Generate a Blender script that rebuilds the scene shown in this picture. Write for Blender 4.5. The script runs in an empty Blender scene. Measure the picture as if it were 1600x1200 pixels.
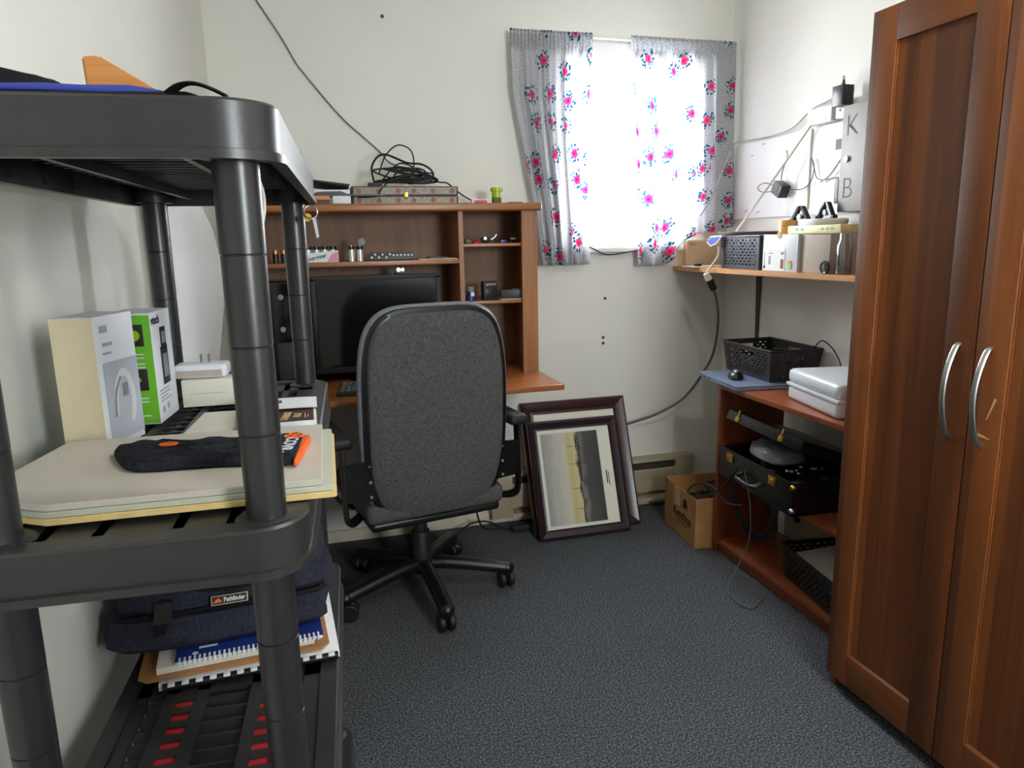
import bpy, bmesh, math, random
from math import sin, cos, pi, radians as R
from mathutils import Vector as V, Matrix as Mx
random.seed(7)
SC = bpy.context.scene
COL = SC.collection

# ---------------------------------------------------------------- camera, world, exposure
F, PITCH, YAW, ROLL, H = 1125.0, 0.197169, 0.269679, -0.019573, 1.30
fw = V((sin(YAW)*cos(PITCH), cos(YAW)*cos(PITCH), -sin(PITCH)))
r0 = V((cos(YAW), -sin(YAW), 0)); u0 = r0.cross(fw)
rt = r0*cos(ROLL) + u0*sin(ROLL); up = u0*cos(ROLL) - r0*sin(ROLL)
cam = bpy.data.objects.new('camera', bpy.data.cameras.new('camera')); COL.objects.link(cam)
m = Mx((rt, up, -fw)).transposed().to_4x4(); m.translation = (0, 0, H); cam.matrix_world = m
cam.data.sensor_width = 36; cam.data.lens = 36*F/1600; cam.data.clip_start = .02
SC.camera = cam
def at(px, py, ax, val):
    """point on the plane axis=val seen along a sight line of the calibrated camera"""
    d = rt*((px-800)/F) - up*((py-600)/F) + fw
    o = V((0, 0, H)); return o + d*((val-o[ax])/d[ax])
w = bpy.data.worlds.new('sky'); SC.world = w; w.use_nodes = True
w.node_tree.nodes['Background'].inputs[0].default_value = (.93, .97, 1, 1)
w.node_tree.nodes['Background'].inputs[1].default_value = 30.0
LAMP = 36.0
vs = SC.view_settings; vs.view_transform = 'Standard'; vs.look = 'None'; vs.exposure = 0.93; vs.gamma = 1; vs.use_curve_mapping = False
pl = bpy.data.lights.new('window_daylight_portal', 'AREA'); pl.shape = 'RECTANGLE'; pl.size = .70; pl.size_y = .80
pl.cycles.is_portal = True
po = bpy.data.objects.new('window_daylight_portal', pl); COL.objects.link(po)
po.location = (1.43, 3.20, 1.665); po.rotation_euler = (R(-90), 0, 0)
pl2 = pl.copy(); pl2.size = .56; pl2.size_y = .64; po2 = bpy.data.objects.new('added_fill_window_portal', pl2); COL.objects.link(po2)  # second portal serves the added fill window behind the camera
po2.location = (1.05, -1.14, 1.49); po2.rotation_euler = (R(90), 0, 0)

# ---------------------------------------------------------------- materials
def lin(c):
    return tuple(((v/255)/12.92 if v/255 <= .04045 else ((v/255+.055)/1.055)**2.4) for v in c)
def nodes(name):
    m = bpy.data.materials.new(name); m.use_nodes = True
    nt = m.node_tree; return m, nt, nt.nodes['Principled BSDF']
def N(nt, t, **kw):
    n = nt.nodes.new(t)
    for k, v in kw.items():
        if k in n.inputs: n.inputs[k].default_value = v
        else: setattr(n, k, v)
    return n
def coord(nt, sc=(1, 1, 1), kind='Object'):
    t = N(nt, 'ShaderNodeTexCoord'); mp = N(nt, 'ShaderNodeMapping'); mp.inputs['Scale'].default_value = sc
    nt.links.new(t.outputs[kind], mp.inputs[0]); return mp.outputs[0]
def ramp(nt, fac, stops, interp='LINEAR'):
    r = N(nt, 'ShaderNodeValToRGB'); e = r.color_ramp.elements; r.color_ramp.interpolation = interp
    while len(e) < len(stops): e.new(.5)
    for i, (p, c) in enumerate(stops): e[i].position = p; e[i].color = (*c, 1)
    nt.links.new(fac, r.inputs[0]); return r.outputs[0]
def M(name, c, rough=.5, metal=0, var=.08, scale=30, bump=0, bscale=300, spec=.5, **kw):
    m, nt, p = nodes(name); c = lin(c)
    vec = coord(nt); n = N(nt, 'ShaderNodeTexNoise', Scale=scale, Detail=4.0); nt.links.new(vec, n.inputs['Vector'])
    col = ramp(nt, n.outputs[0], [(.3, tuple(v*(1-var) for v in c)), (.7, tuple(min(1, v*(1+var)) for v in c))])
    nt.links.new(col, p.inputs['Base Color'])
    p.inputs['Roughness'].default_value = rough; p.inputs['Metallic'].default_value = metal
    p.inputs['Specular IOR Level'].default_value = spec
    if bump:
        b = N(nt, 'ShaderNodeTexNoise', Scale=bscale, Detail=3.0); nt.links.new(vec, b.inputs['Vector'])
        bb = N(nt, 'ShaderNodeBump', Strength=bump, Distance=.002); nt.links.new(b.outputs[0], bb.inputs['Height'])
        nt.links.new(bb.outputs[0], p.inputs['Normal'])
    for k, v in kw.items(): p.inputs[k].default_value = v
    return m
def wood(name, c1, c2, axis=2, scale=14, rough=.4, planks=0, plank_axis=1, spec=.5, c3=None):
    m, nt, p = nodes(name)
    sc = [scale]*3; sc[axis] = scale*.07
    n = N(nt, 'ShaderNodeTexNoise', Scale=1.0, Detail=8.0, Roughness=.62, Distortion=.6); nt.links.new(coord(nt, sc), n.inputs['Vector'])
    fac = n.outputs[0]
    if planks:
        t = N(nt, 'ShaderNodeTexCoord'); s = N(nt, 'ShaderNodeSeparateXYZ'); nt.links.new(t.outputs['Object'], s.inputs[0])
        mu = N(nt, 'ShaderNodeMath', operation='MULTIPLY'); mu.inputs[1].default_value = planks; nt.links.new(s.outputs[plank_axis], mu.inputs[0])
        wn = N(nt, 'ShaderNodeTexNoise', Scale=1.0, Detail=1.0); wn.noise_dimensions = '1D'
        fl = N(nt, 'ShaderNodeMath', operation='FLOOR'); nt.links.new(mu.outputs[0], fl.inputs[0])
        w2 = N(nt, 'ShaderNodeTexWhiteNoise'); w2.noise_dimensions = '1D'; nt.links.new(fl.outputs[0], w2.inputs['W'])
        mx = N(nt, 'ShaderNodeMath', operation='MULTIPLY_ADD'); nt.links.new(w2.outputs[0], mx.inputs[0]); mx.inputs[1].default_value = .24
        ad = N(nt, 'ShaderNodeMath', operation='SUBTRACT'); nt.links.new(fac, ad.inputs[0]); ad.inputs[1].default_value = .12
        nt.links.new(ad.outputs[0], mx.inputs[2]); fac = mx.outputs[0]
    nt.links.new(ramp(nt, fac, [(.3, lin(c1)), (.52, lin(c3) if c3 else tuple((a+b)/2 for a, b in zip(lin(c1), lin(c2)))), (.72, lin(c2))]), p.inputs['Base Color'])
    p.inputs['Roughness'].default_value = rough; p.inputs['Specular IOR Level'].default_value = spec
    b = N(nt, 'ShaderNodeBump', Strength=.12, Distance=.001); nt.links.new(n.outputs[0], b.inputs['Height']); nt.links.new(b.outputs[0], p.inputs['Normal'])
    return m
def emit(name, c, s):
    m, nt, p = nodes(name); p.inputs['Base Color'].default_value = (.8, .8, .8, 1)
    p.inputs['Emission Color'].default_value = (*c, 1); p.inputs['Emission Strength'].default_value = s; return m
def glassy(name, tint=(1, 1, 1), gloss=.08):
    m, nt, p = nodes(name); nt.nodes.remove(p); out = nt.nodes['Material Output']
    t = N(nt, 'ShaderNodeBsdfTransparent'); t.inputs[0].default_value = (*tint, 1)
    g = N(nt, 'ShaderNodeBsdfGlossy', Roughness=.03); lw = N(nt, 'ShaderNodeLayerWeight', Blend=.25)
    mx = N(nt, 'ShaderNodeMixShader'); ma = N(nt, 'ShaderNodeMath', operation='MULTIPLY_ADD'); ma.inputs[1].default_value = .55; ma.inputs[2].default_value = gloss
    nt.links.new(lw.outputs['Facing'], ma.inputs[0]); nt.links.new(ma.outputs[0], mx.inputs[0])
    nt.links.new(t.outputs[0], mx.inputs[1]); nt.links.new(g.outputs[0], mx.inputs[2]); nt.links.new(mx.outputs[0], out.inputs[0]); return m
def curtain_mat():
    m, nt, p = nodes('flowered_curtain'); L = nt.links.new; out = nt.nodes['Material Output']
    uv = coord(nt, (1, 1, 1), 'UV')
    sp = N(nt, 'ShaderNodeTexNoise', Scale=260.0, Detail=2.0); L(uv, sp.inputs['Vector'])
    base = ramp(nt, sp.outputs[0], [(.40, lin((172, 173, 178))), (.56, lin((238, 238, 241)))])
    nz = N(nt, 'ShaderNodeTexNoise', Scale=45.0, Detail=1.0); L(uv, nz.inputs['Vector'])
    def mul(a, b):
        x = N(nt, 'ShaderNodeMath', operation='MULTIPLY'); L(a, x.inputs[0]); L(b, x.inputs[1]); return x.outputs[0]
    def lt(a, v, soft=.1):
        x = N(nt, 'ShaderNodeMapRange'); L(a, x.inputs[0]); x.inputs[1].default_value = v; x.inputs[2].default_value = v*(1+soft); x.inputs[3].default_value = 1; x.inputs[4].default_value = 0; return x.outputs[0]
    fl = N(nt, 'ShaderNodeTexVoronoi', Scale=7.6, Randomness=.8, voronoi_dimensions='2D'); L(uv, fl.inputs['Vector'])
    dd = N(nt, 'ShaderNodeMath', operation='MULTIPLY_ADD'); L(nz.outputs[0], dd.inputs[0]); dd.inputs[1].default_value = .10; L(fl.outputs['Distance'], dd.inputs[2])
    
    sc_ = N(nt, 'ShaderNodeSeparateColor'); L(fl.outputs['Color'], sc_.inputs[0]); gt = N(nt, 'ShaderNodeMath', operation='GREATER_THAN'); gt.inputs[1].default_value = .22; L(sc_.outputs[0], gt.inputs[0])
    petal = mul(lt(dd.outputs[0], .185), gt.outputs[0]); core = mul(lt(dd.outputs[0], .10), gt.outputs[0])
    lv = N(nt, 'ShaderNodeTexVoronoi', Scale=62.0, Randomness=.9, voronoi_dimensions='2D'); L(uv, lv.inputs['Vector'])
    leaf = mul(lt(lv.outputs['Distance'], .34), mul(lt(dd.outputs[0], .36), gt.outputs[0]))
    hue = ramp(nt, lv.outputs['Color'], [(.2, lin((38, 120, 128))), (.5, lin((52, 110, 168))), (.8, lin((70, 150, 140)))])
    def mix(f, a, b):
        x = N(nt, 'ShaderNodeMix', data_type='RGBA'); L(f, x.inputs[0]); L(a, x.inputs[6])
        if isinstance(b, tuple): x.inputs[7].default_value = (*b, 1)
        else: L(b, x.inputs[7])
        return x.outputs[2]
    c = mix(leaf, base, hue); c = mix(petal, c, lin((232, 104, 156))); c = mix(core, c, lin((216, 64, 116)))
    d = N(nt, 'ShaderNodeBsdfDiffuse'); t = N(nt, 'ShaderNodeBsdfTranslucent'); L(c, d.inputs[0]); L(c, t.inputs[0])
    mx = N(nt, 'ShaderNodeMixShader', Fac=.6); L(d.outputs[0], mx.inputs[1]); L(t.outputs[0], mx.inputs[2]); L(mx.outputs[0], out.inputs[0]); return m
def carpet_mat():
    m, nt, p = nodes('carpet_loop'); L = nt.links.new; v = coord(nt)
    a = N(nt, 'ShaderNodeTexNoise', Scale=185.0, Detail=4.0, Roughness=.72); L(v, a.inputs['Vector'])
    b = N(nt, 'ShaderNodeTexNoise', Scale=3.0, Detail=3.0); L(v, b.inputs['Vector'])
    c = ramp(nt, a.outputs[0], [(.36, lin((34, 36, 40))), (.5, lin((72, 75, 80))), (.64, lin((134, 137, 142)))])
    x = N(nt, 'ShaderNodeMix', data_type='RGBA', blend_type='MULTIPLY'); x.inputs[0].default_value = .2; L(c, x.inputs[6]); L(b.outputs[0], x.inputs[7])
    L(x.outputs[2], p.inputs['Base Color']); p.inputs['Roughness'].default_value = .95; p.inputs['Specular IOR Level'].default_value = .1
    bp = N(nt, 'ShaderNodeBump', Strength=.4, Distance=.004); L(a.outputs[0], bp.inputs['Height']); L(bp.outputs[0], p.inputs['Normal']); return m
def painting_mat():
    m, nt, p = nodes('seascape_print'); L = nt.links.new
    t = N(nt, 'ShaderNodeTexCoord'); s = N(nt, 'ShaderNodeSeparateXYZ'); L(t.outputs['Object'], s.inputs[0])
    n = N(nt, 'ShaderNodeTexNoise', Scale=1.0, Detail=6.0); L(coord(nt, (46, 9, 11)), n.inputs['Vector'])
    ma = N(nt, 'ShaderNodeMath', operation='MULTIPLY_ADD'); L(n.outputs[0], ma.inputs[0]); ma.inputs[1].default_value = .075; L(s.outputs[0], ma.inputs[2])
    mr = N(nt, 'ShaderNodeMapRange'); L(ma.outputs[0], mr.inputs[0]); mr.inputs[1].default_value = -.140; mr.inputs[2].default_value = .170
    c = ramp(nt, mr.outputs[0], [(.05, lin((150, 148, 140))), (.25, lin((180, 178, 168))), (.40, lin((196, 192, 176))), (.48, lin((188, 178, 120))), (.58, lin((200, 190, 150))), (.60, lin((48, 45, 44))), (.65, lin((120, 116, 110))), (.70, lin((78, 76, 73))), (.9, lin((66, 66, 65)))])
    L(c, p.inputs['Base Color']); p.inputs['Roughness'].default_value = .6; p.inputs['Specular IOR Level'].default_value = .2; return m
def fabric_mat(name, c1, c2, sc=420, rough=.95):
    m, nt, p = nodes(name); L = nt.links.new
    a = N(nt, 'ShaderNodeTexNoise', Scale=1.0, Detail=2.0); L(coord(nt, (sc, sc, sc*.12)), a.inputs['Vector'])
    b = N(nt, 'ShaderNodeTexNoise', Scale=1.0, Detail=2.0); L(coord(nt, (sc*.12, sc, sc)), b.inputs['Vector'])
    x = N(nt, 'ShaderNodeMath', operation='MULTIPLY_ADD'); L(a.outputs[0], x.inputs[0]); x.inputs[1].default_value = .5
    y = N(nt, 'ShaderNodeMath', operation='MULTIPLY'); L(b.outputs[0], y.inputs[0]); y.inputs[1].default_value = .5; L(y.outputs[0], x.inputs[2])
    L(ramp(nt, x.outputs[0], [(.36, lin(c1)), (.64, lin(c2))]), p.inputs['Base Color']); p.inputs['Roughness'].default_value = rough; p.inputs['Specular IOR Level'].default_value = .15
    bp = N(nt, 'ShaderNodeBump', Strength=.4, Distance=.001); L(x.outputs[0], bp.inputs['Height']); L(bp.outputs[0], p.inputs['Normal']); return m
def inlay_mat():
    m, nt, p = nodes('inlaid_pattern'); L = nt.links.new
    v = N(nt, 'ShaderNodeTexVoronoi', Scale=230.0); L(coord(nt), v.inputs['Vector'])
    L(ramp(nt, v.outputs['Distance'], [(.2, lin((70, 64, 48))), (.5, lin((150, 142, 116))), (.7, lin((96, 88, 66)))]), p.inputs['Base Color']); p.inputs['Roughness'].default_value = .4; return m

MT = dict(
 wall=M('cream_wall_paint', (223, 222, 214), .55, var=.025, scale=3, bump=.05, bscale=60, spec=.35),
 ceil=M('ceiling_paint', (226, 226, 220), .8, var=.02), trim=M('worn_white_trim', (214, 206, 184), .5, var=.06, scale=12),
 white=M('white_gloss_paint', (232, 232, 230), .35, var=.02), carpet=carpet_mat(),
 plastic=M('dark_grey_rack_plastic', (42, 42, 43), .36, var=.14, scale=26, bump=.06, bscale=500, spec=.55),
 post=M('rack_post_plastic', (37, 37, 39), .33, var=.06, spec=.55),
 red=M('red_plastic', (172, 34, 36), .45), black=M('black_plastic', (18, 18, 19), .35), blackm=M('matte_black_plastic', (24, 24, 25), .6),
 gloss=M('glossy_black', (8, 8, 9), .12), rubber=M('black_rubber', (16, 16, 17), .55),
 screen=M('dark_screen_glass', (14, 15, 18), .10, var=.02), steel=M('brushed_steel', (190, 190, 188), .28, metal=1, var=.04),
 greymetal=M('grey_painted_metal', (122, 118, 114), .5, metal=.1, var=.05), heater=M('beige_heater_enamel', (164, 152, 128), .45, var=.06, scale=8),
 heaterdark=M('heater_slot', (60, 54, 46), .6), gold=M('brass', (206, 166, 74), .28, metal=1),
 chairback=fabric_mat('charcoal_chair_weave', (60, 59, 59), (100, 98, 97), 520), chairfront=fabric_mat('light_grey_upholstery', (92, 96, 102), (142, 146, 152)),
 bag=fabric_mat('navy_nylon', (30, 31, 42), (48, 49, 64), 300, .8), bagblack=fabric_mat('black_nylon', (16, 16, 18), (30, 30, 33), 300, .8),
 pouch=fabric_mat('black_neoprene', (20, 21, 26), (40, 42, 50), 200, .85),
 oak=wood('oak_hutch', (120, 70, 32), (166, 106, 54), 2, 26, .42), oakx=wood('oak_hutch_edge', (120, 70, 32), (168, 108, 56), 0, 26, .35),
 oakback=wood('oak_back_panel', (112, 78, 53), (140, 102, 74), 2, 20, .55),
 desk=wood('oak_desktop', (128, 74, 36), (170, 104, 54), 0, 20, .28),
 cherry=wood('cherry_bookcase', (112, 56, 30), (156, 84, 48), 1, 16, .38), cherryz=wood('cherry_bookcase_side', (96, 44, 24), (138, 70, 38), 2, 16, .4),
 ward=wood('walnut_wardrobe', (84, 44, 17), (136, 78, 35), 2, 11, .5, planks=24, c3=(110, 60, 25), spec=.4), wardy=wood('walnut_rail', (92, 49, 20), (130, 75, 34), 1, 11, .5, spec=.4),
 bare=wood('bare_chipped_wood', (196, 150, 96), (224, 184, 130), 2, 30, .7), pine=wood('pine_shelf', (176, 118, 70), (214, 160, 106), 1, 18, .55),
 bracketwood=wood('orange_pine', (176, 110, 52), (206, 142, 78), 0, 30, .5),
 mahog=M('dark_cherry_frame', (58, 30, 32), .3, var=.15, scale=40), mahog2=M('dark_plum_frame', (46, 30, 36), .32, var=.12, scale=40),
 mat=M('cream_mat_board', (222, 220, 204), .7, var=.03), matblue=M('pale_blue_mat', (206, 216, 210), .6, var=.02), ink=M('black_ink', (26, 26, 28), .6), greyink=M('grey_print_ink', (150, 152, 158), .6),
 painting=painting_mat(), card=M('brown_cardboard', (170, 124, 76), .75, var=.08, scale=14, bump=.1, bscale=120), tan=M('tan_cardboard', (196, 164, 128), .7, var=.05),
 greycard=M('grey_cardboard', (176, 164, 152), .75, var=.04), paper=M('white_paper', (228, 230, 232), .7, var=.02), paper2=M('off_white_paper', (214, 210, 198), .7, var=.03),
 boxwhite=M('white_printed_card', (214, 218, 226), .45, var=.02), cream=M('cream_card', (226, 214, 180), .7, var=.03), green=M('bright_green_card', (104, 178, 40), .45, var=.05),
 boxpic=M('grey_product_picture', (168, 176, 188), .45, var=.06, scale=12), dev=M('grey_device_print', (120, 124, 134), .45), devl=M('light_grey_device_print', (196, 200, 206), .45),
 board=M('grey_wallboard', (196, 190, 178), .75, var=.04, scale=10), board2=M('green_grey_wallboard', (186, 190, 172), .75, var=.03), board3=M('yellow_insulation_board', (214, 188, 128), .8, var=.08, scale=60),
 orange=M('orange_print', (236, 104, 34), .6), brown=M('dark_brown_cover', (58, 34, 32), .5), goldink=M('gold_ink', (196, 168, 120), .5),
 blue=M('blue_cover', (24, 46, 116), .4), bluefab=M('blue_fabric', (34, 54, 150), .7), clip=M('brown_hardboard', (164, 116, 72), .5, var=.1),
 wplastic=M('white_translucent_plastic', (216, 220, 228), .35, var=.02, **{'Subsurface Weight': .15}), lime=M('lime_pill_bottle', (176, 214, 30), .25, var=.05, **{'Transmission Weight': .35}),
 pills=M('green_brown_pills', (96, 96, 40), .6, var=.4, scale=200), pink=M('pink_print', (206, 140, 150), .5, var=.3, scale=200), redcard=M('red_card', (196, 56, 60), .5), copper=M('copper_battery_cap', (196, 130, 70), .3, metal=.8),
 silver=M('silver_battery', (206, 206, 206), .3, metal=.6), bluejar=M('blue_plastic', (30, 44, 112), .35), greycap=M('grey_cap', (120, 124, 122), .5),
 basket=M('dark_brown_basket', (40, 35, 36), .5), basketblue=M('slate_basket', (52, 56, 68), .5), cordgrey=M('grey_cord', (86, 84, 80), .5), cordmid=M('mid_grey_cord', (118, 116, 110), .5), cordlight=M('pale_grey_cord', (166, 164, 156), .5), cordwhite=M('cream_cord', (206, 202, 186), .5),
 silverlap=M('silver_blue_laptop', (136, 152, 182), .32, metal=.4), leather=M('black_leatherette', (14, 14, 16), .3, bump=.15, bscale=500), polybag=M('grey_plastic_bag', (150, 152, 158), .3, **{'Transmission Weight': .25}),
 yellowtape=M('yellow_printed_tape', (220, 206, 150), .45, var=.12, scale=60), orangejar=M('amber_plastic', (206, 146, 80), .3), glass=glassy('clear_glass', (.97, .98, .98), .05), jar=glassy('jar_glass', (.86, .9, .9), .12),
 inlay=inlay_mat(), rosette=M('red_brown_rosette', (128, 66, 44), .5), darkwood=M('dark_wood_edge', (52, 42, 32), .5),
 keys=M('grey_keycaps', (120, 122, 120), .5), keycase=M('dark_grey_keyboard', (52, 54, 56), .45), curtain=curtain_mat(), opal=emit('opal_lamp_glass', (1, .965, .90), LAMP),
 stick=M('limegreen_sticker', (70, 220, 60), .5), stick2=M('neon_orange_sticker', (240, 100, 50), .5), redthing=M('red_gloss', (190, 30, 50), .3), teal=M('teal_print', (84, 170, 166), .6), purple=M('purple_print', (120, 90, 150), .6),
)

# ---------------------------------------------------------------- mesh helpers
class B:
    def __init__(s): s.bm = bmesh.new()
    def merge(s, t, mat=None):
        if mat is not None: t.transform(mat)
        me = bpy.data.meshes.new('tmp'); t.to_mesh(me); s.bm.from_mesh(me); bpy.data.meshes.remove(me); t.free(); return s
    def box(s, x0, x1, y0, y1, z0, z1, bev=0, seg=2, mat=None):
        t = bmesh.new(); bmesh.ops.create_cube(t, size=1)
        bmesh.ops.scale(t, vec=(x1-x0, y1-y0, z1-z0), verts=t.verts); bmesh.ops.translate(t, vec=((x0+x1)/2, (y0+y1)/2, (z0+z1)/2), verts=t.verts)
        if bev: bmesh.ops.bevel(t, geom=t.edges[:], offset=bev, segments=seg, profile=.6, affect='EDGES', clamp_overlap=True)
        return s.merge(t, mat)
    def cyl(s, p0, p1, r, r1=None, n=16):
        p0, p1 = V(p0), V(p1); d = p1-p0
        t = bmesh.new(); bmesh.ops.create_cone(t, cap_ends=True, segments=n, radius1=r, radius2=r if r1 is None else r1, depth=d.length)
        q = V((0, 0, 1)).rotation_difference(d.normalized()).to_matrix().to_4x4(); q.translation = (p0+p1)/2
        return s.merge(t, q)
    def sph(s, c, r, n=14):
        r = (r, r, r) if not hasattr(r, '__len__') else r
        t = bmesh.new(); bmesh.ops.create_uvsphere(t, u_segments=n, v_segments=max(6, n//2+1), radius=1)
        bmesh.ops.scale(t, vec=r, verts=t.verts); bmesh.ops.translate(t, vec=c, verts=t.verts); return s.merge(t)
    def lathe(s, prof, c=(0, 0, 0), n=24, mat=None):
        t = bmesh.new(); rings = []
        for rr, z in prof: rings.append([t.verts.new((c[0]+rr*cos(2*pi*i/n), c[1]+rr*sin(2*pi*i/n), c[2]+z)) for i in range(n)])
        for a, b in zip(rings, rings[1:]):
            for i in range(n): t.faces.new((a[i], a[(i+1) % n], b[(i+1) % n], b[i]))
        if prof[0][0] > 1e-5: t.faces.new(rings[0][::-1])
        if prof[-1][0] > 1e-5: t.faces.new(rings[-1])
        bmesh.ops.remove_doubles(t, verts=t.verts, dist=1e-6); return s.merge(t, mat)
    def tube(s, pts, r, n=8, closed=False, sm=6, flat=None):
        P = [V(p) for p in pts]
        if sm > 1 and len(P) > 2:
            Q = []; k = len(P); rng = range(k if closed else k-1)
            for i in rng:
                a, b, c, d = (P[(i-1) % k], P[i], P[(i+1) % k], P[(i+2) % k]) if closed else (P[max(i-1, 0)], P[i], P[i+1], P[min(i+2, k-1)])
                for j in range(sm):
                    u = j/sm; Q.append(.5*((2*b)+(c-a)*u+(2*a-5*b+4*c-d)*u*u+(3*b-a-3*c+d)*u**3))
            if not closed: Q.append(P[-1])
            P = Q
        k = len(P); t = bmesh.new(); rings = []; nrm = None
        for i in range(k):
            d = (P[(i+1) % k]-P[i-1]) if closed else (P[min(i+1, k-1)]-P[max(i-1, 0)])
            d = d.normalized() if d.length > 1e-9 else V((0, 0, 1))
            if nrm is None: nrm = d.orthogonal().normalized() if flat is None else (V(flat)-d*V(flat).dot(d)).normalized()
            else:
                nrm = V(flat) if flat is not None else nrm
                nrm = (nrm-d*nrm.dot(d)); nrm = nrm.normalized() if nrm.length > 1e-6 else d.orthogonal().normalized()
            bi = d.cross(nrm); ra, rb = (r if hasattr(r, '__len__') else (r, r))
            rings.append([t.verts.new(P[i]+nrm*(ra*cos(2*pi*j/n+pi/n))+bi*(rb*sin(2*pi*j/n+pi/n))) for j in range(n)])
        for i in range(k if closed else k-1):
            a, b = rings[i], rings[(i+1) % k]
            for j in range(n): t.faces.new((a[j], a[(j+1) % n], b[(j+1) % n], b[j]))
        if not closed: t.faces.new(rings[0][::-1]); t.faces.new(rings[-1])
        return s.merge(t)
    def prism(s, pts, vec, bev=0):
        t = bmesh.new(); v = [t.verts.new(p) for p in pts]; f = t.faces.new(v)
        e = bmesh.ops.extrude_face_region(t, geom=[f]); bmesh.ops.translate(t, vec=vec, verts=[q for q in e['geom'] if isinstance(q, bmesh.types.BMVert)])
        bmesh.ops.recalc_face_normals(t, faces=t.faces)
        if bev: bmesh.ops.bevel(t, geom=t.edges[:], offset=bev, segments=2, affect='EDGES', clamp_overlap=True)
        return s.merge(t)
    def grid(s, nu, nv, f, keep=None, uv=None):
        vs_ = [[s.bm.verts.new(f(i/nu, j/nv)) for j in range(nv+1)] for i in range(nu+1)]
        lay = s.bm.loops.layers.uv.verify() if uv else None
        for i in range(nu):
            for j in range(nv):
                if keep and not keep(i, j): continue
                fc = s.bm.faces.new((vs_[i][j], vs_[i+1][j], vs_[i+1][j+1], vs_[i][j+1]))
                if uv:
                    for l, (a, b) in zip(fc.loops, ((i, j), (i+1, j), (i+1, j+1), (i, j+1))): l[lay].uv = uv(a/nu, b/nv)
        return s
    def pillow(s, poly, z0, h, ins=.82, edge=.25, wob=.004):
        """soft slab with a rounded edge over an outline (anticlockwise)"""
        k = len(poly); c = sum((V(p) for p in poly), V((0, 0)))/k; P = []
        for i in range(k):
            a, b, cc, d = [V(poly[(i+q) % k]) for q in (-1, 0, 1, 2)]
            for j in range(6):
                u = j/6; P.append(.5*((2*b)+(cc-a)*u+(2*a-5*b+4*cc-d)*u*u+(3*b-a-3*cc+d)*u**3))
        t = bmesh.new(); rings = []
        for sc, z in ((.93, 0), (1, edge*.5), (1, edge), (.95, .7), (ins, .93), (.55, 1.0), (.25, .98)):
            rings.append([t.verts.new(((c+(p-c)*sc).x, (c+(p-c)*sc).y, z0+h*z+(random.uniform(-wob, wob) if z > .6 else 0))) for p in P])
        n = len(P)
        for a, b in zip(rings, rings[1:]):
            for i in range(n): t.faces.new((a[i], a[(i+1) % n], b[(i+1) % n], b[i]))
        t.faces.new(rings[-1]); t.faces.new(rings[0][::-1]); bmesh.ops.recalc_face_normals(t, faces=t.faces); return s.merge(t)
    def build(s, name, mat, parent=None, world=False, smooth=True, sol=0, ang=38, recalc=False, **kw):
        if recalc: bmesh.ops.recalc_face_normals(s.bm, faces=s.bm.faces)
        me = bpy.data.meshes.new(name); s.bm.to_mesh(me); s.bm.free(); me.materials.append(MT[mat] if isinstance(mat, str) else mat)
        o = bpy.data.objects.new(name, me); COL.objects.link(o)
        if smooth: me.shade_smooth(); me.set_sharp_from_angle(angle=R(ang))
        if parent is not None:
            o.parent = parent
            if world:
                base = V(parent.location) + (V(parent.parent.location) if parent.parent else V((0, 0, 0)))
                me.transform(Mx.Translation(-base))
        if sol: md = o.modifiers.new('solid', 'SOLIDIFY'); md.thickness = sol; md.offset = 0
        return o
def tag(o, label, cat, group=None):
    o['label'] = label; o['category'] = cat
    if group: o['group'] = group
    return o
def thing(name, label, cat, loc=(0, 0, 0), rz=0, group=None):
    o = bpy.data.objects.new(name, None); COL.objects.link(o); o.location = loc; o.rotation_euler = (0, 0, rz); o.empty_display_size = .05
    return tag(o, label, cat, group)
def solo(b, name, mat, label, cat, group=None, base=None, **kw):
    """one-mesh thing with its origin moved to its base"""
    o = b.build(name, mat, None, **kw); me = o.data
    xs = [v.co for v in me.vertices]; lo = [min(v[i] for v in xs) for i in range(3)]; hi = [max(v[i] for v in xs) for i in range(3)]
    c = V(((lo[0]+hi[0])/2, (lo[1]+hi[1])/2, lo[2])); me.transform(Mx.Translation(-c)); o.location = c
    return tag(o, label, cat, group)
def struct(b, name, mat, parent=None, **kw):
    o = b.build(name, mat, parent, **kw); o['kind'] = 'structure' if parent is None else o.get('kind', ''); 
    if parent is not None: del o['kind']
    return o
def text(body, size, loc, ex, ey, mat, parent, name='lettering', align='CENTER', world=False, bold=.0, shear=0, sx=1):
    cu = bpy.data.curves.new('t', 'FONT'); cu.body = body; cu.size = size; cu.align_x = align; cu.align_y = 'CENTER'; cu.extrude = .0002; cu.offset = bold; cu.shear = shear; cu.resolution_u = 3
    ob = bpy.data.objects.new('t', cu); COL.objects.link(ob); bpy.context.view_layer.update()
    me = bpy.data.meshes.new_from_object(ob.evaluated_get(bpy.context.evaluated_depsgraph_get())); bpy.data.objects.remove(ob); bpy.data.curves.remove(cu)
    ex, ey = V(ex).normalized(), V(ey).normalized(); mm = Mx((ex*sx, ey, ex.cross(ey))).transposed().to_4x4(); mm.translation = loc; me.transform(mm)
    me.materials.clear(); me.materials.append(MT[mat]); o = bpy.data.objects.new(name, me); COL.objects.link(o); o.parent = parent
    if world: me.transform(Mx.Translation(-V(parent.location)))
    return o
BW, RW = 3.107, 1.935
def LW(y): return -.47 + .05*y

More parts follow.
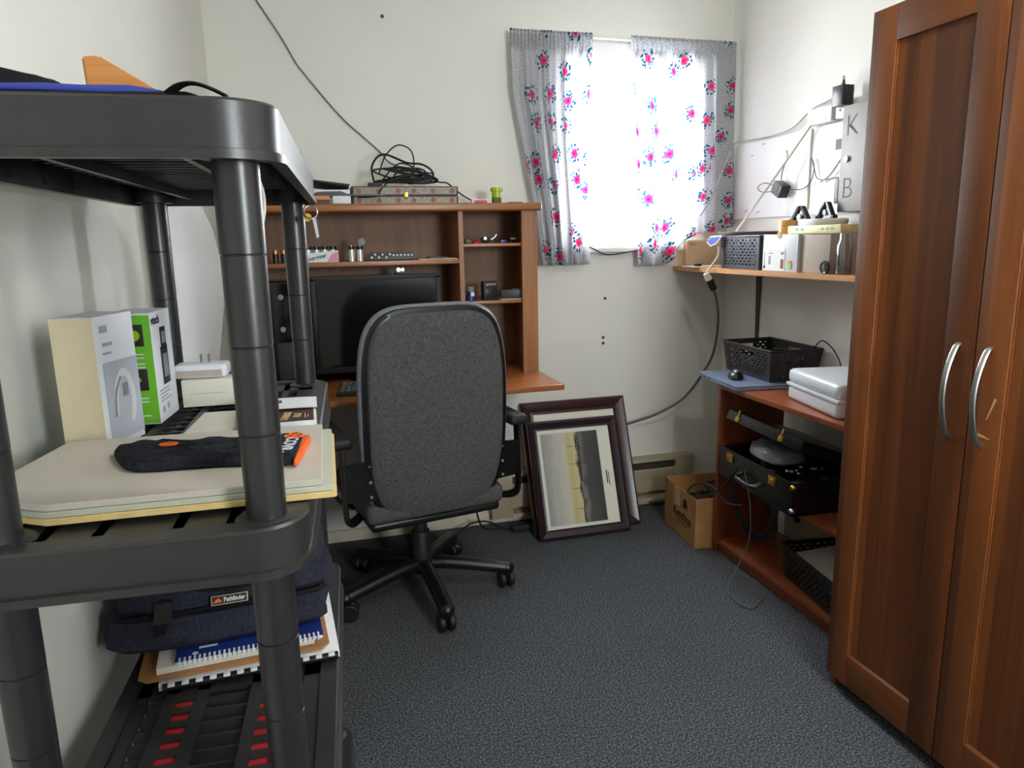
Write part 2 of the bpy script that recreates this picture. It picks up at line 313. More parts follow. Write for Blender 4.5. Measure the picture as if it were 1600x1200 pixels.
# ---------------------------------------------------------------- room shell
struct(B().box(-.75, 2.2, -1.1, 3.3, -.1, 0), 'floor', 'carpet')
struct(B().box(-.75, 2.2, -1.1, 3.3, 2.40, 2.5), 'ceiling', 'ceil')
WX0, WX1, WZ0, WZ1 = 1.11, 1.75, 1.29, 2.04
b = B(); b.box(-.6, WX0, BW, BW+.12, 0, 2.4); b.box(WX1, 2.1, BW, BW+.12, 0, 2.4); b.box(WX0, WX1, BW, BW+.12, 0, WZ0); b.box(WX0, WX1, BW, BW+.12, WZ1, 2.4)
wall_back = struct(b, 'wall_back', 'wall')
struct(B().box(RW, RW+.12, -1.1, 3.2, 0, 2.4), 'wall_right', 'wall')
struct(B().prism([(LW(-1.1), -1.1, 0), (LW(3.2), 3.2, 0), (LW(3.2)-.12, 3.2, 0), (LW(-1.1)-.12, -1.1, 0)], (0, 0, 2.4)), 'wall_left', 'wall')
QX0, QX1, QZ0, QZ1 = .78, 1.32, 1.18, 1.80  # opening for the added fill window
b = B(); b.box(-.7, QX0, -1.12, -1.0, 0, 2.4); b.box(QX1, 2.1, -1.12, -1.0, 0, 2.4); b.box(QX0, QX1, -1.12, -1.0, 0, QZ0); b.box(QX0, QX1, -1.12, -1.0, QZ1, 2.4)
struct(b, 'wall_front', 'wall')
struct(B().box(LW(3.1), RW, BW-.014, BW, 0, .055, .004), 'baseboard_back', 'trim')
struct(B().prism([(LW(-1)+.001, -1, 0), (LW(3.09)+.001, 3.09, 0), (LW(3.09)+.013, 3.09, 0), (LW(-1)+.013, -1, 0)], (0, 0, .055)), 'baseboard_left', 'trim')
# window: casing, two sashes, panes, sill
win = bpy.data.objects.new('window_1', None); COL.objects.link(win); win.location = (1.43, BW, WZ0); win['kind'] = 'structure'
def fr(x0, x1, y0, y1, z0, z1, t):
    b = B(); b.box(x0, x0+t, y0, y1, z0, z1, .003); b.box(x1-t, x1, y0, y1, z0, z1, .003); b.box(x0+t, x1-t, y0, y1, z0, z0+t, .003); b.box(x0+t, x1-t, y0, y1, z1-t, z1, .003); return b
fr(WX0-.055, WX1+.055, BW-.018, BW+.10, WZ0-.05, WZ1+.085, .06).build('window_frame', 'white', win, True)
fr(WX0+.006, WX1-.006, BW+.03, BW+.07, WZ0+.006, WZ1-.006, .032).build('sash', 'white', win, True)
B().box(WX0+.035, WX1-.035, BW+.048, BW+.052, WZ0+.035, WZ1-.035).build('pane', 'glass', win, True)
B().box(WX0-.07, WX1+.07, BW-.045, BW-.001, WZ0-.052, WZ0-.03, .005).build('window_sill', 'white', win, True)
w2 = bpy.data.objects.new('added_fill_window', None); COL.objects.link(w2); w2.location = ((QX0+QX1)/2, -1.0, QZ0); w2['kind'] = 'structure'  # invented window, out of view behind the camera, added for soft frontal fill
fr(QX0-.05, QX1+.05, -1.10, -.982, QZ0-.05, QZ1+.05, .055).build('window_frame', 'white', w2, True)
B().box(QX0+.005, QX1-.005, -1.062, -1.058, QZ0+.005, QZ1-.005).build('pane', 'glass', w2, True)
# ceiling lamp that lights the room
t = thing('ceiling_lamp', 'round opal glass ceiling lamp in the middle of the room', 'ceiling light', (1.02, .55, 2.31))
B().lathe([(.0, .088), (.11, .088), (.11, .07), (.0, .07)]).build('lamp_base', 'white', t)
B().lathe([(0, 0), (.06, .006), (.105, .026), (.125, .055), (.12, .075), (.10, .08)]).build('lamp_shade', 'opal', t)
# wall marks: screws and holes
for i, (px, py, lab) in enumerate(((597, 26, 'small dark screw high in the back wall left of the curtains'), (945, 466, 'lone dark screw in the back wall below the window'), (942, 527, 'upper of the paired screws below the window'), (942, 536, 'lower of the paired screws below the window'))):
    p = at(px, py, 1, BW); solo(B().cyl((p.x, BW-.005, p.z), (p.x, BW+.002, p.z), .007, .005, 10), 'wall_screw', 'heaterdark', lab, 'screw', 'screws in the back wall')

# ---------------------------------------------------------------- curtains
tag(B().tube([(.855, 3.055, 2.137), (1.915, 3.055, 2.132)], .007, 10, sm=1).build('curtain_rod', 'white'), 'thin white curtain rod across the top of the window', 'curtain rod')
def cloth(name, label, xl, xr, zb, folds, seed, amp=.016):
    rnd = random.Random(seed); ph = [rnd.uniform(0, 6.28) for _ in range(4)]
    def f(u, v):  # u across, v from hem to top
        z0 = zb(u); z = z0+(2.148-z0)*v; x = xl(v)+(xr(v)-xl(v))*u
        a = amp*(.45+.75*(1-v)); y = 3.052-a*(sin(u*folds*2*pi+ph[0]+.5*sin(v*3+ph[1]))+.5*sin(u*folds*3.7*pi+ph[2]+v))-.012*(1-v)
        if v > .93: y = 3.052-.010*sin(u*46*pi)-.008
        return V((x, min(y, 3.085), z))
    b = B(); b.grid(110, 60, f, uv=lambda u, v: ((xr(1)-xl(1))*u*1.35+seed, v*.96))
    o = b.build(name, 'curtain', sol=.0012, ang=180); return tag(o, label, 'curtain', 'flowered window curtains')
def lerp(pts, v):
    for (a, x), (c, y) in zip(pts, pts[1:]):
        if v <= c: return x+(y-x)*(v-a)/(c-a)
    return pts[-1][1]
cloth('curtain', 'speckled white curtain with pink flowers left of the window above the hutch', lambda v: lerp([(0, .985), (.25, .955), (.75, .868), (1, .862)], v), lambda v: lerp([(0, 1.205), (.5, 1.200), (1, 1.225)], v), lambda u: 1.188, 5, 3)
cloth('curtain', 'speckled white curtain with pink flowers right of the window, tucked behind the wall shelf', lambda v: lerp([(0, 1.445), (.5, 1.43), (1, 1.40)], v), lambda v: lerp([(0, 1.915), (.5, 1.905), (1, 1.912)], v), lambda u: lerp([(0, 1.172), (.30, 1.172), (.55, 1.30), (1, 1.34)], u), 5, 11, .018)

# ---------------------------------------------------------------- heaters
def heater(label, a, bq, axis):
    t = thing('baseboard_heater', label, 'heater', ((a+bq)/2, BW, 0) if axis == 0 else (RW, (a+bq)/2, 0), 0 if axis == 0 else R(-90), 'baseboard heaters')
    L = (bq-a)/2
    B().box(-L, L, -.012, -.001, .035, .25).build('back_plate', 'heater', t)
    B().prism([(-L, -.012, .25), (-L, -.062, .25), (-L, -.066, .235), (-L, -.012, .232)], (2*L, 0, 0)).build('top_cover', 'heater', t)
    B().prism([(-L+.10, -.066, .20), (-L+.10, -.070, .195), (-L+.10, -.060, .085), (-L+.10, -.056, .085)], (2*L-.2, 0, 0)).build('front_panel', 'heater', t)
    B().box(-L+.1, L-.1, -.045, -.012, .09, .225).build('heating_fins', 'heaterdark', t)
    B().prism([(-L, -.012, .06), (-L, -.058, .052), (-L, -.062, .036), (-L, -.012, .036)], (2*L, 0, 0)).build('bottom_rail', 'heater', t)
    for s in (-1, 1): B().box(*sorted((s*L, s*(L-.10))), -.066, -.012, .04, .235, .004).build('end_cap', 'heater', t)
    return t
heater('beige electric baseboard heater on the back wall behind the leaning frames', .735, 1.765, 0)
h2 = heater('beige electric baseboard heater on the right wall behind the bookcase', 1.62, 2.47, 1)
B().cyl((-.385+.05, -.066, .15), (-.385+.05, -.080, .15), .012).build('thermostat_knob', 'black', h2)

# ---------------------------------------------------------------- wardrobe
t = thing('wardrobe', 'tall walnut-look two door wardrobe with curved steel handles', 'wardrobe', (1.66, 1.22, 0))
def part(b, name, mat, par, **kw): return b.build(name, mat, par, True, **kw)
FX, WY0, WY1, WT = 1.402, .842, 1.598, 1.83
part(B().box(FX, RW-.004, WY1-.018, WY1, 0, WT), 'side_panel', 'ward', t); part(B().box(FX, RW-.004, WY0, WY0+.018, 0, WT), 'side_panel', 'ward', t)
part(B().box(FX, RW-.004, WY0+.018, WY1-.018, WT-.018, WT), 'top_panel', 'wardy', t); part(B().box(RW-.010, RW-.005, WY0+.018, WY1-.018, .06, WT-.018), 'back_panel', 'wardy', t)
part(B().box(FX, RW-.012, WY0+.018, WY1-.018, .06, .076), 'bottom_panel', 'wardy', t); part(B().box(FX+.03, FX+.045, WY0+.018, WY1-.018, 0, .06), 'toe_kick', 'wardy', t)
for k, (y0, y1, hy) in enumerate(((1.222, 1.597, 1.262), (.843, 1.218, 1.184))):
    d = bpy.data.objects.new('door', None); COL.objects.link(d); d.parent = t; base = V((FX, (y0+y1)/2, .042)); d.location = base-t.location
    x0, x1 = FX-.020, FX-.001; S = .078
    part(B().box(x0, x1, y0, y0+S, .042, WT, .0015), 'stile', 'ward', d); part(B().box(x0, x1, y1-S, y1, .042, WT, .0015), 'stile', 'ward', d)
    part(B().box(x0, x1, y0+S, y1-S, WT-.082, WT, .0015), 'rail', 'wardy', d); part(B().box(x0, x1, y0+S, y1-S, .042, .135, .0015), 'rail', 'wardy', d)
    part(B().box(x0+.009, x1, y0+S-.004, y1-S+.004, .13, WT-.078), 'door_panel', 'ward', d)
    e = .0035; b = B()
    b.prism([(x0+.001, y1-S, .135), (x0+.009, y1-S, .135), (x0+.009, y1-S-e, .135+e)], (0, -(y1-y0-2*S), 0)); b.box(x0+.004, x0+.010, y1-S-.002, y1-S, .135, WT-.082); b.box(x0+.004, x0+.010, y0+S, y0+S+.002, .135, WT-.082)
    part(b, 'bevel_edge', 'bare' if False else 'wardy', d)
    hz = [(x0+.002, hy, 1.056), (x0-.010, hy, 1.045), (x0-.026, hy, 1.0), (x0-.032, hy, .948), (x0-.026, hy, .896), (x0-.010, hy, .850), (x0+.002, hy, .838)]
    part(B().tube(hz, (.0045, .0068), 10, sm=6, flat=(1, 0, 0)), 'handle', 'steel', d)
    if k == 1:
        p1, p2, p3, p4 = [at(*q, 0, x0) for q in ((1556, 624), (1541, 656), (1526, 678), (1545, 687))]
        def chip(a, c, ww):
            n = (c-a).normalized().cross(V((1, 0, 0))).normalized()*ww; return B().prism([a+n, c+n*.3, c-n*.3, a-n], (-.0006, 0, 0))
        part(chip(p1, p2, .003), 'scratch', 'bare', d); part(chip(p3, p4, .003), 'scratch', 'bare', d)

# ---------------------------------------------------------------- bookcase and what it carries
t = thing('bookcase', 'low open reddish brown bookcase beside the wardrobe', 'bookcase', (1.71, 2.06, 0))
bx0, bx1, by0, by1 = 1.56, 1.86, 1.62, 2.516
part(B().box(bx0, bx1, by1-.018, by1, 0, .70, .001), 'side_panel', 'cherryz', t); part(B().box(bx0, bx1, by0, by0+.018, 0, .70, .001), 'side_panel', 'cherryz', t)
part(B().box(bx0-.006, bx1, by0-.004, by1+.004, .70, .719, .003), 'top_panel', 'cherry', t)
for z in (.344, .040): part(B().box(bx0+.004, bx1-.004, by0+.018, by1-.018, z, z+.018, .002), 'shelf', 'cherry', t)
part(B().box(bx0+.02, bx0+.034, by0+.018, by1-.018, 0, .040), 'toe_kick', 'cherry', t)
# laptop + mouse on the top
lp = thing('laptop', 'closed silver blue laptop overhanging the bookcase corner under a basket', 'laptop', (1.675, 2.515, .7195), R(-6))
B().box(-.125, .135, -.175, .175, 0, .010, .003).build('base', 'silverlap', lp); B().box(-.125, .135, -.175, .175, .0105, .0175, .003).build('lid', 'silverlap', lp)
for yy in (.10, .06, .13): B().box(-.1262, -.1235, yy-.006, yy+.006, .003, .008).build('port', 'black', lp)
ms = thing('computer_mouse', 'black computer mouse resting on the laptop lid', 'mouse', (1.625, 2.50, .7385), R(-30))
B().lathe([(0, 0), (.028, 0), (.031, .006), (.028, .016), (.018, .027), (0, .032)], n=22, mat=Mx.Scale(1.55, 4, (0, 1, 0))).build('body', 'black', ms); B().sph((0, .004, .016), (.016, .036, .0185)).build('top_shell', 'silverlap', ms); B().cyl((-.004, .03, .030), (.004, .03, .030), .006).build('scroll_wheel', 'rubber', ms)
def basket(name, label, cx, cy, z0, wx, wy, h, mat, rz=0, cellw=.0135, cellh=.0115, taper=.9, handle=True, solid_rows=1):
    t = thing(name, label, 'basket', (cx, cy, z0), rz, 'woven plastic baskets'); b = B()
    X, Y = wx/2, wy/2
    for (a, c) in (((-X, -Y), (X, -Y)), ((X, -Y), (X, Y)), ((X, Y), (-X, Y)), ((-X, Y), (-X, -Y))):
        ln = math.hypot(c[0]-a[0], c[1]-a[1]); nu = max(6, int(ln/(cellw/2))); nv = max(6, int(h/(cellh/2))); nu -= nu % 2; nv -= nv % 2
        def f(u, v, a=a, c=c):
            s = taper+(1-taper)*v; return V(((a[0]+(c[0]-a[0])*u)*s, (a[1]+(c[1]-a[1])*u)*s, h*v))
        def keep(i, j, nu=nu, nv=nv):
            if i < 3 or i > nu-4 or j < 2 or j > nv-3: return True
            if handle and abs(i-nu/2) < nu*.19 and .60*nv < j < .86*nv: return (abs(i-nu/2) > nu*.15 or not .66*nv < j < .82*nv)
            r = j//2
            return j % 2 == 0 or (i+(r % 2)*2) % 4 < 2
        b.grid(nu, nv, f, keep)
    s = taper; b.bm.faces.new([b.bm.verts.new((x*s, y*s, .002)) for x, y in ((-X, -Y), (X, -Y), (X, Y), (-X, Y))])
    b.build('woven_body', mat, t, sol=.0028, smooth=False)
    B().tube([(-X, -Y, h), (X, -Y, h), (X, Y, h), (-X, Y, h)], .0045, 8, True, sm=1).build('rim', mat, t); return t
basket('basket', 'dark brown woven plastic basket standing on the laptop', 1.806, 2.535, .738, .228, .355, .122, 'basket', R(-2))
b = B()
for k in range(3): b.tube([(1.78+.02*k, 2.45+.03*k, .76), (1.83, 2.43+.02*k, .83+.008*k), (1.86, 2.52, .84-.01*k), (1.80, 2.58, .82), (1.77, 2.50, .775)], .004, 8)
solo(b, 'coiled_cable', 'rubber', 'black cable coiled inside the basket on the laptop', 'cable')
solo(B().tube([(1.90, 2.42, .80), (1.895, 2.37, .875), (1.895, 2.33, .895), (1.90, 2.27, .86), (1.905, 2.235, .80), (1.90, 2.225, .724)], .0025), 'power_cable', 'rubber', 'thin black cable looping out of the basket down behind the white box', 'cable')
t = thing('storage_box', 'frosted white plastic box with lid on top of the bookcase', 'storage box', (1.72, 2.01, .7195), R(-10))
B().box(-.11, .115, -.17, .165, 0, .055, .016, 3).build('body', 'wplastic', t); B().box(-.115, .12, -.175, .17, .05, .062, .005).build('rim', 'wplastic', t)
b = B(); b.box(-.112, .117, -.172, .167, .060, .112, .022, 3); b.build('lid', 'wplastic', t)
# briefcase
t = thing('briefcase', 'open black leatherette briefcase with brass latches on the middle bookcase shelf', 'briefcase', (1.68, 2.20, .3625), R(-3))
X, Y, hb = .155, .245, .118
b = B(); b.box(-X, X, -Y, Y, 0, .006); b.box(-X, -X+.007, -Y, Y, 0, hb, .003); b.box(X-.007, X, -Y, Y, 0, hb, .003); b.box(-X, X, -Y, -Y+.007, 0, hb, .003); b.box(-X, X, Y-.007, Y, 0, hb, .003); b.build('base', 'leather', t)
hinge = Mx.Translation((X, 0, hb+.002)) @ Mx.Rotation(R(20), 4, 'Y') @ Mx.Translation((-X, 0, 0))
b = B(); b.box(-X, X, -Y, Y, .035, .042, .003, mat=hinge); b.box(-X, -X+.007, -Y, Y, .002, .042, .003, mat=hinge); b.box(X-.007, X, -Y, Y, .002, .042, .003, mat=hinge); b.box(-X, X, -Y, -Y+.007, .002, .042, .003, mat=hinge); b.box(-X, X, Y-.007, Y, .002, .042, .003, mat=hinge); lid = b.build('lid', 'leather', t)
for yy in (-.125, .165):
    B().box(-X-.004, -X+.001, yy-.022, yy+.022, hb-.045, hb-.012, .001).build('latch', 'gold', t); B().box(-X-.006, -X-.002, yy-.012, yy+.012, hb-.035, hb-.020, .001).build('latch_button', 'gold', t)
    B().box(-X-.003, -X+.001, yy-.014, yy+.014, .006, .026, .001, mat=hinge).build('hasp', 'gold', t); B().box(-X-.003, -X, yy-.005, yy+.005, .02, .052, .001, mat=hinge).build('hasp_tongue', 'gold', t)
for zz in (.02, hb-.015): B().sph((-X+.004, -Y+.004, zz), (.012, .012, .010), 8).build('corner_guard', 'gold' if zz > .05 else 'steel', t)
B().tube([(-X, .075, .055), (-X-.030, .07, .045), (-X-.034, 0, .04), (-X-.030, -.05, .045), (-X, -.055, .055)], (.006, .008), 8).build('handle', 'leather', t)
b = B()
for i in range(46):
    x, y = random.uniform(-.12, .1), random.uniform(-.21, .19); b.box(x-.02, x+.02, y-.015, y+.015, .008, random.uniform(.05, .116), .003)
MB = Mx.Translation(t.location) @ Mx.Rotation(R(-3), 4, 'Z')
def inside(b, nm, mat, lab, cat):
    b.bm.transform(MB); return solo(b, nm, mat, lab, cat)
inside(b, 'dark_small_parts', 'rubber', 'jumble of dark small parts filling the open briefcase', 'parts')['kind'] = 'stuff'
inside(B().pillow([(-.10, -.06), (.03, -.05), (.05, .10), (-.03, .16), (-.11, .10)], .119, .048, .75, .3, .006), 'plastic_bag', 'polybag', 'crumpled grey plastic bag lying in the open briefcase', 'plastic bag')
for i in range(9):
    x, y = random.uniform(-.12, .04), random.uniform(-.2, -.08); inside(B().sph((x, y, .124), (.008, .006, .005), 8), 'metal_bit', 'steel' if i % 3 else 'teal', ('shiny' if i % 3 else 'teal')+' little bit lying on the dark parts in the briefcase', 'hardware')['group'] = 'little bits in the briefcase'
solo(B().tube([at(1143, 742, 0, 1.522), at(1150, 790, 0, 1.52), at(1168, 828, 0, 1.525), at(1184, 838, 0, 1.535), at(1198, 834, 0, 1.525), at(1214, 792, 0, 1.52), at(1236, 768, 0, 1.522)], (.0022, .017), 8, sm=8, flat=(1, 0, 0)), 'shoulder_strap', 'bagblack', 'black webbing strap hanging in a loop below the briefcase', 'strap')
solo(B().tube([at(1163, 735, 0, 1.512), at(1172, 790, 0, 1.512), at(1170, 845, 0, 1.512), at(1150, 890, 0, 1.47), at(1137, 920, 2, .004), at(1150, 940, 2, .004), at(1175, 950, 2, .004), at(1192, 935, 2, .004)], .0022, 6, sm=8), 'thin_cable', 'cordgrey', 'thin grey cable hanging from the briefcase onto the carpet', 'cable')
solo(B().tube([at(1155, 725, 0, 1.512), at(1150, 735, 0, 1.50), at(1125, 765, 0, 1.478), at(1095, 775, 0, 1.475), at(1075, 770, 0, 1.48), at(1085, 757, 0, 1.49), at(1110, 758, 0, 1.485), at(1135, 785, 0, 1.48), at(1160, 790, 0, 1.475)], .0035, 8, sm=8), 'looped_cable', 'rubber', 'black cable looping from the briefcase over the ketchup box', 'cable')
basket('basket', 'black woven plastic basket on the bottom bookcase shelf', 1.715, 1.95, .0585, .25, .36, .125, 'black', R(-8), handle=False)
solo(B().box(-.085, .085, -.15, .15, 0, .012, .002, mat=Mx.Translation((1.69, 1.95, .150)) @ Mx.Rotation(R(-12), 4, 'Z') @ Mx.Rotation(R(-8), 4, 'Y')), 'white_board_piece', 'paper2', 'white flat card lying in the black basket on the bottom shelf', 'card')

# ketchup carton
t = thing('cardboard_carton', 'open brown ketchup carton on the carpet beside the bookcase', 'cardboard box', (1.645, 2.69, 0), R(-5))
kx, ky, kh = .145, .158, .222; th = .004
for nm, a in (('panel', (-kx, -kx+th, -ky, ky, 0, kh)), ('panel', (kx-th, kx, -ky, ky, 0, kh)), ('panel', (-kx, kx, -ky, -ky+th, 0, kh)), ('panel', (-kx, kx, ky-th, ky, 0, kh)), ('bottom', (-kx, kx, -ky, ky, 0, th))): B().box(*a).build(nm, 'card', t)
b = B(); b.box(-kx-.0015, -kx-.0002, -.002, .05, .135, .215); b.build('packing_tape', 'tan', t)
text('Ketchup', .056, (-kx-.0012, -.035, .105), (0, -1, 0), (0, 0, 1), 'ink', t, bold=.0004); text('TOMATO KETCHUP', .012, (-kx-.0012, -.035, .074), (0, -1, 0), (0, 0, 1), 'ink', t)
B().prism([(-kx-.001, -.04, .148), (-kx-.001, -.085, .150), (-kx-.001, -.078, .185), (-kx-.001, -.06, .192), (-kx-.001, -.045, .18)], (-.0006, 0, 0)).build('printed_emblem', 'ink', t)
for i in range(7):
    b = B(); cx, cy = random.uniform(-.05, .08), random.uniform(-.08, .08)
    b.tube([(cx+.05*cos(a), cy+.05*sin(a), .10+.018*i+random.uniform(-.01, .01)) for a in (0, 1, 2, 3, 4, 5)], .005, 7, True); 
    o = solo(b, 'tangled_cord', 'rubber', 'black cord coiled in the ketchup carton', 'cord', 'cords in the ketchup carton')
    o.location = o.location+V((1.645, 2.69, 0))

# ---------------------------------------------------------------- framed prints leaning on the wall
def frame(name, label, xc, y0, wd, ht, lean, mat, fw_, inner):
    t = thing(name, label, 'picture frame', (xc, y0, .002), 0, 'framed prints leaning on the wall'); t.rotation_euler = (-lean, 0, 0)
    X = wd/2
    prof = [(0, 0), (0, -.016), (.010, -.024), (fw_*.45, -.020), (fw_*.8, -.010), (fw_, -.012), (fw_, 0)]
    co = [(-X, 0), (X, 0), (X, ht), (-X, ht)]; inn = [(1, 1), (-1, 1), (-1, -1), (1, -1)]
    for i in range(4):
        b = B(); j = (i+1) % 4; A = [b.bm.verts.new((co[i][0]+inn[i][0]*d, y, co[i][1]+inn[i][1]*d)) for d, y in prof]; C = [b.bm.verts.new((co[j][0]+inn[j][0]*d, y, co[j][1]+inn[j][1]*d)) for d, y in prof]
        for k in range(len(prof)): b.bm.faces.new((A[k], A[(k+1) % len(prof)], C[(k+1) % len(prof)], C[k]))
        b.build('moulding', mat, t, ang=20, recalc=True)
    B().box(-X+fw_-.006, X-fw_+.006, -.008, -.003, fw_-.006, ht-fw_+.006).build('mat_board', inner, t)
    B().box(-X+.004, X-.004, -.002, .003, .004, ht-.004).build('backing', 'card', t)
    return t
ln = math.asin(.215/.60)
t = frame('picture_frame', 'large dark cherry frame with cream print behind the smaller frame', 1.142, 2.882, .512, .60, ln, 'mahog', .058, 'mat')
b = B(); X = .512/2-.058
for z0, z1 in ((.08, .22), (.28, .40)): 
    for a in ((X-.030, X-.028, z0, z1), (X-.030, X-.012, z1-.002, z1), (X-.030, X-.012, z0, z0+.002)): b.box(a[0], a[1], -.0088, -.0078, a[2], a[3])
b.build('printed_lines', 'ink', t)
t = frame('picture_frame', 'smaller dark plum frame with a grey seascape print turned on its side', 1.106, 2.822, .428, .525, ln, 'mahog2', .042, 'mat')
B().box(-.164, .120, -.0092, -.0075, .050, .472).build('seascape_border', 'matblue', t); B().box(-.157, .113, -.0105, -.0088, .057, .465).build('seascape_print', 'painting', t)
b = B()
for zz, l in ((.12, .016), (.21, .022), (.32, .02), (.40, .03)): b.box(-.01-l, .012, -.0112, -.0100, zz, zz+.002)
b.box(.012, .018, -.0112, -.0100, .24, .42); b.build('printed_breakwater', 'ink', t)
b = B(); b.box(.134, .139, -.0092, -.0078, .22, .28); b.box(.144, .147, -.0092, -.0078, .21, .27); b.build('print_caption', 'ink', t)
b = B(); b.box(-.160, -.159, -.0085, -.0074, .05, .467); b.box(.119, .12, -.0085, -.0074, .05, .467); b.box(-.16, .12, -.0085, -.0074, .466, .467); b.box(-.16, .12, -.0085, -.0074, .05, .051); b.build('printed_line', 'ink', t)

# ---------------------------------------------------------------- desk, hutch
DZ = .767
t = thing('computer_desk', 'oak veneer computer desk against the back wall', 'desk', (.37, 2.8, 0))
part(B().box(-.19, .895, 2.495, 3.09, DZ-.022, DZ, .006, 3), 'desktop', 'desk', t)
part(B().box(-.17, -.15, 2.62, 3.09, 0, DZ-.022), 'side_panel', 'oak', t); part(B().box(.376, .394, 2.76, 3.06, 0, DZ-.022), 'side_panel', 'oak', t)
part(B().box(-.15, .87, 3.07, 3.088, DZ-.07, DZ-.022), 'rear_rail', 'oakx', t)
t = thing('desk_hutch', 'oak veneer hutch with shelves and cubbyholes standing on the desk', 'hutch', (.37, 2.94, DZ))
HF, HB, HT = 2.79, 3.09, 1.443
part(B().box(.868, .887, HF, HB, DZ, HT-.03), 'side_panel', 'oak', t); part(B().box(-.19, -.172, HF, HB, DZ, HT-.03), 'side_panel', 'oak', t)
part(B().box(.822, .868, HF-.004, HF+.016, DZ, HT-.03), 'face_stile', 'oak', t); part(B().box(-.172, -.15, HF-.004, HF+.016, DZ, HT-.03), 'face_stile', 'oak', t)
part(B().box(-.20, .902, HF-.022, HB, HT-.030, HT, .008, 3), 'top_panel', 'oakx', t)
part(B().box(-.172, .868, HB-.012, HB-.006, DZ, HT-.03), 'back_panel', 'oakback', t)
part(B().box(.570, .588, HF+.004, HB-.012, DZ, HT-.03), 'divider', 'oak', t)
part(B().box(-.172, .570, HF+.008, HB-.012, 1.215, 1.232, .001), 'shelf', 'oakx', t)
part(B().box(.588, .868, HF+.012, HB-.012, 1.277, 1.289, .001), 'shelf', 'oakx', t); part(B().box(.588, .868, HF+.012, HB-.012, 1.052, 1.064, .001), 'shelf', 'oakx', t)
# computer tower, monitor, keyboard
t = thing('computer_tower', 'black computer tower at the left end of the desk behind the rack post', 'computer', (-.075, 2.93, DZ+.0005))
part(B().box(-.142, -.004, 2.80, 3.06, DZ+.001, 1.165, .006), 'case', 'gloss', t)
for z in (1.11, .99): part(B().cyl((-.105, 2.800, z), (-.105, 2.797, z), .010), 'front_port', 'greycap', t)
part(B().box(-.13, -.02, 2.7975, 2.8005, .80, .94, .002), 'front_grille', 'blackm', t)
t = thing('monitor', 'black flat screen monitor on the desk behind the chair', 'monitor', (.25, 2.86, DZ+.0005))
part(B().box(.004, .500, 2.855, 2.885, .803, 1.178, .005), 'housing', 'black', t); part(B().box(.022, .482, 2.8535, 2.8556, .826, 1.160), 'screen', 'screen', t)
b = B(); b.box(.004, .500, 2.846, 2.856, .803, .826, .002); b.box(.004, .500, 2.849, 2.856, 1.160, 1.178, .002); b.box(.004, .020, 2.849, 2.856, .82, 1.17, .002); b.box(.484, .500, 2.849, 2.856, .82, 1.17, .002); part(b, 'bezel', 'blackm', t)
part(B().box(.22, .28, 2.885, 2.90, DZ+.01, 1.0, .004), 'stand_neck', 'black', t); part(B().lathe([(0, .012), (.10, .011), (.12, .004), (.12, 0), (0, 0)][::-1], (.25, 2.90, DZ+.001), 28), 'stand_base', 'gloss', t)
t = thing('web_camera', 'small silver webcam clipped above the monitor', 'webcam', (.345, 2.86, 1.178)); part(B().box(.325, .365, 2.85, 2.875, 1.179, 1.187, .002), 'clip', 'black', t); part(B().cyl((.338, 2.845, 1.196), (.338, 2.872, 1.196), .008), 'lens', 'steel', t); part(B().cyl((.354, 2.845, 1.196), (.354, 2.872, 1.196), .007), 'lens', 'steel', t)
t = thing('keyboard', 'grey computer keyboard on the desk left of the chair', 'keyboard', (.075, 2.64, DZ+.0008), R(-9))
B().prism([(0, -.075, 0), (0, .075, 0), (0, .075, .022), (0, -.075, .012)], (.42, 0, 0), .002).build('case', 'keycase', t)
b = B()
for i in range(20):
    for j in range(5): b.box(.012+i*.0200, .029+i*.0200, -.062+j*.026, -.041+j*.026, .012+j*.0017, .021+j*.0020, .002)
b.build('keycaps', 'keys', t)['kind'] = 'stuff'
# hutch shelf contents
Z1 = 1.2325
for i, x in enumerate((-.112, -.083)):
    t = thing('battery', ('left', 'right')[i]+' one of the two copper topped black batteries on the hutch shelf', 'battery', (x, 2.83, Z1), 0, 'copper top batteries'); B().cyl((0, 0, 0), (0, 0, .034), .0105).build('case', 'black', t); B().cyl((0, 0, .034), (0, 0, .046), .0105).build('cap', 'copper', t); B().cyl((0, 0, .046), (0, 0, .049), .003).build('terminal', 'copper', t)
for i in range(4):
    t = thing('battery', ('leftmost', 'second from left', 'third from left', 'rightmost')[i]+' of the four silver batteries behind the white battery card', 'battery', (.005+i*.030, 2.852, Z1), 0, 'silver batteries in the pack'); B().cyl((0, 0, 0), (0, 0, .046), .0135).build('case', 'silver', t); B().cyl((0, 0, .046), (0, 0, .058), .0135).build('cap', 'black', t)
t = thing('battery_card', 'white printed card in front of a row of batteries', 'packaging', (.05, 2.83, Z1)); B().prism([(-.062, 0, 0), (.064, 0, 0), (.064, 0, .042), (-.02, 0, .036), (-.062, 0, .03)], (0, .003, 0)).build('card', 'boxwhite', t)
text('Energizer', .020, (-.018, -.0004, .017), (1, 0, .22), (-.22, 0, 1), 'ink', t, bold=.0004); B().prism([(.022, -.0005, .002), (.063, -.0005, .002), (.063, -.0005, .038), (.04, -.0005, .03)], (0, -.0003, 0)).build('pink_print', 'pink', t)
for i, (x, lab) in enumerate(((.163, 'left of the two silver batteries standing beside the pill strip'), (.194, 'silver battery topped by a clear disc beside the pill strip'))):
    t = thing('battery', lab, 'battery', (x, 2.835, Z1), 0, 'pair of silver batteries'); B().cyl((0, 0, 0), (0, 0, .044), .0128).build('case', 'silver', t); B().cyl((0, 0, .044), (0, 0, .056), .0128).build('cap', 'black', t); B().cyl((0, 0, .056), (0, 0, .059), .004).build('terminal', 'steel', t)
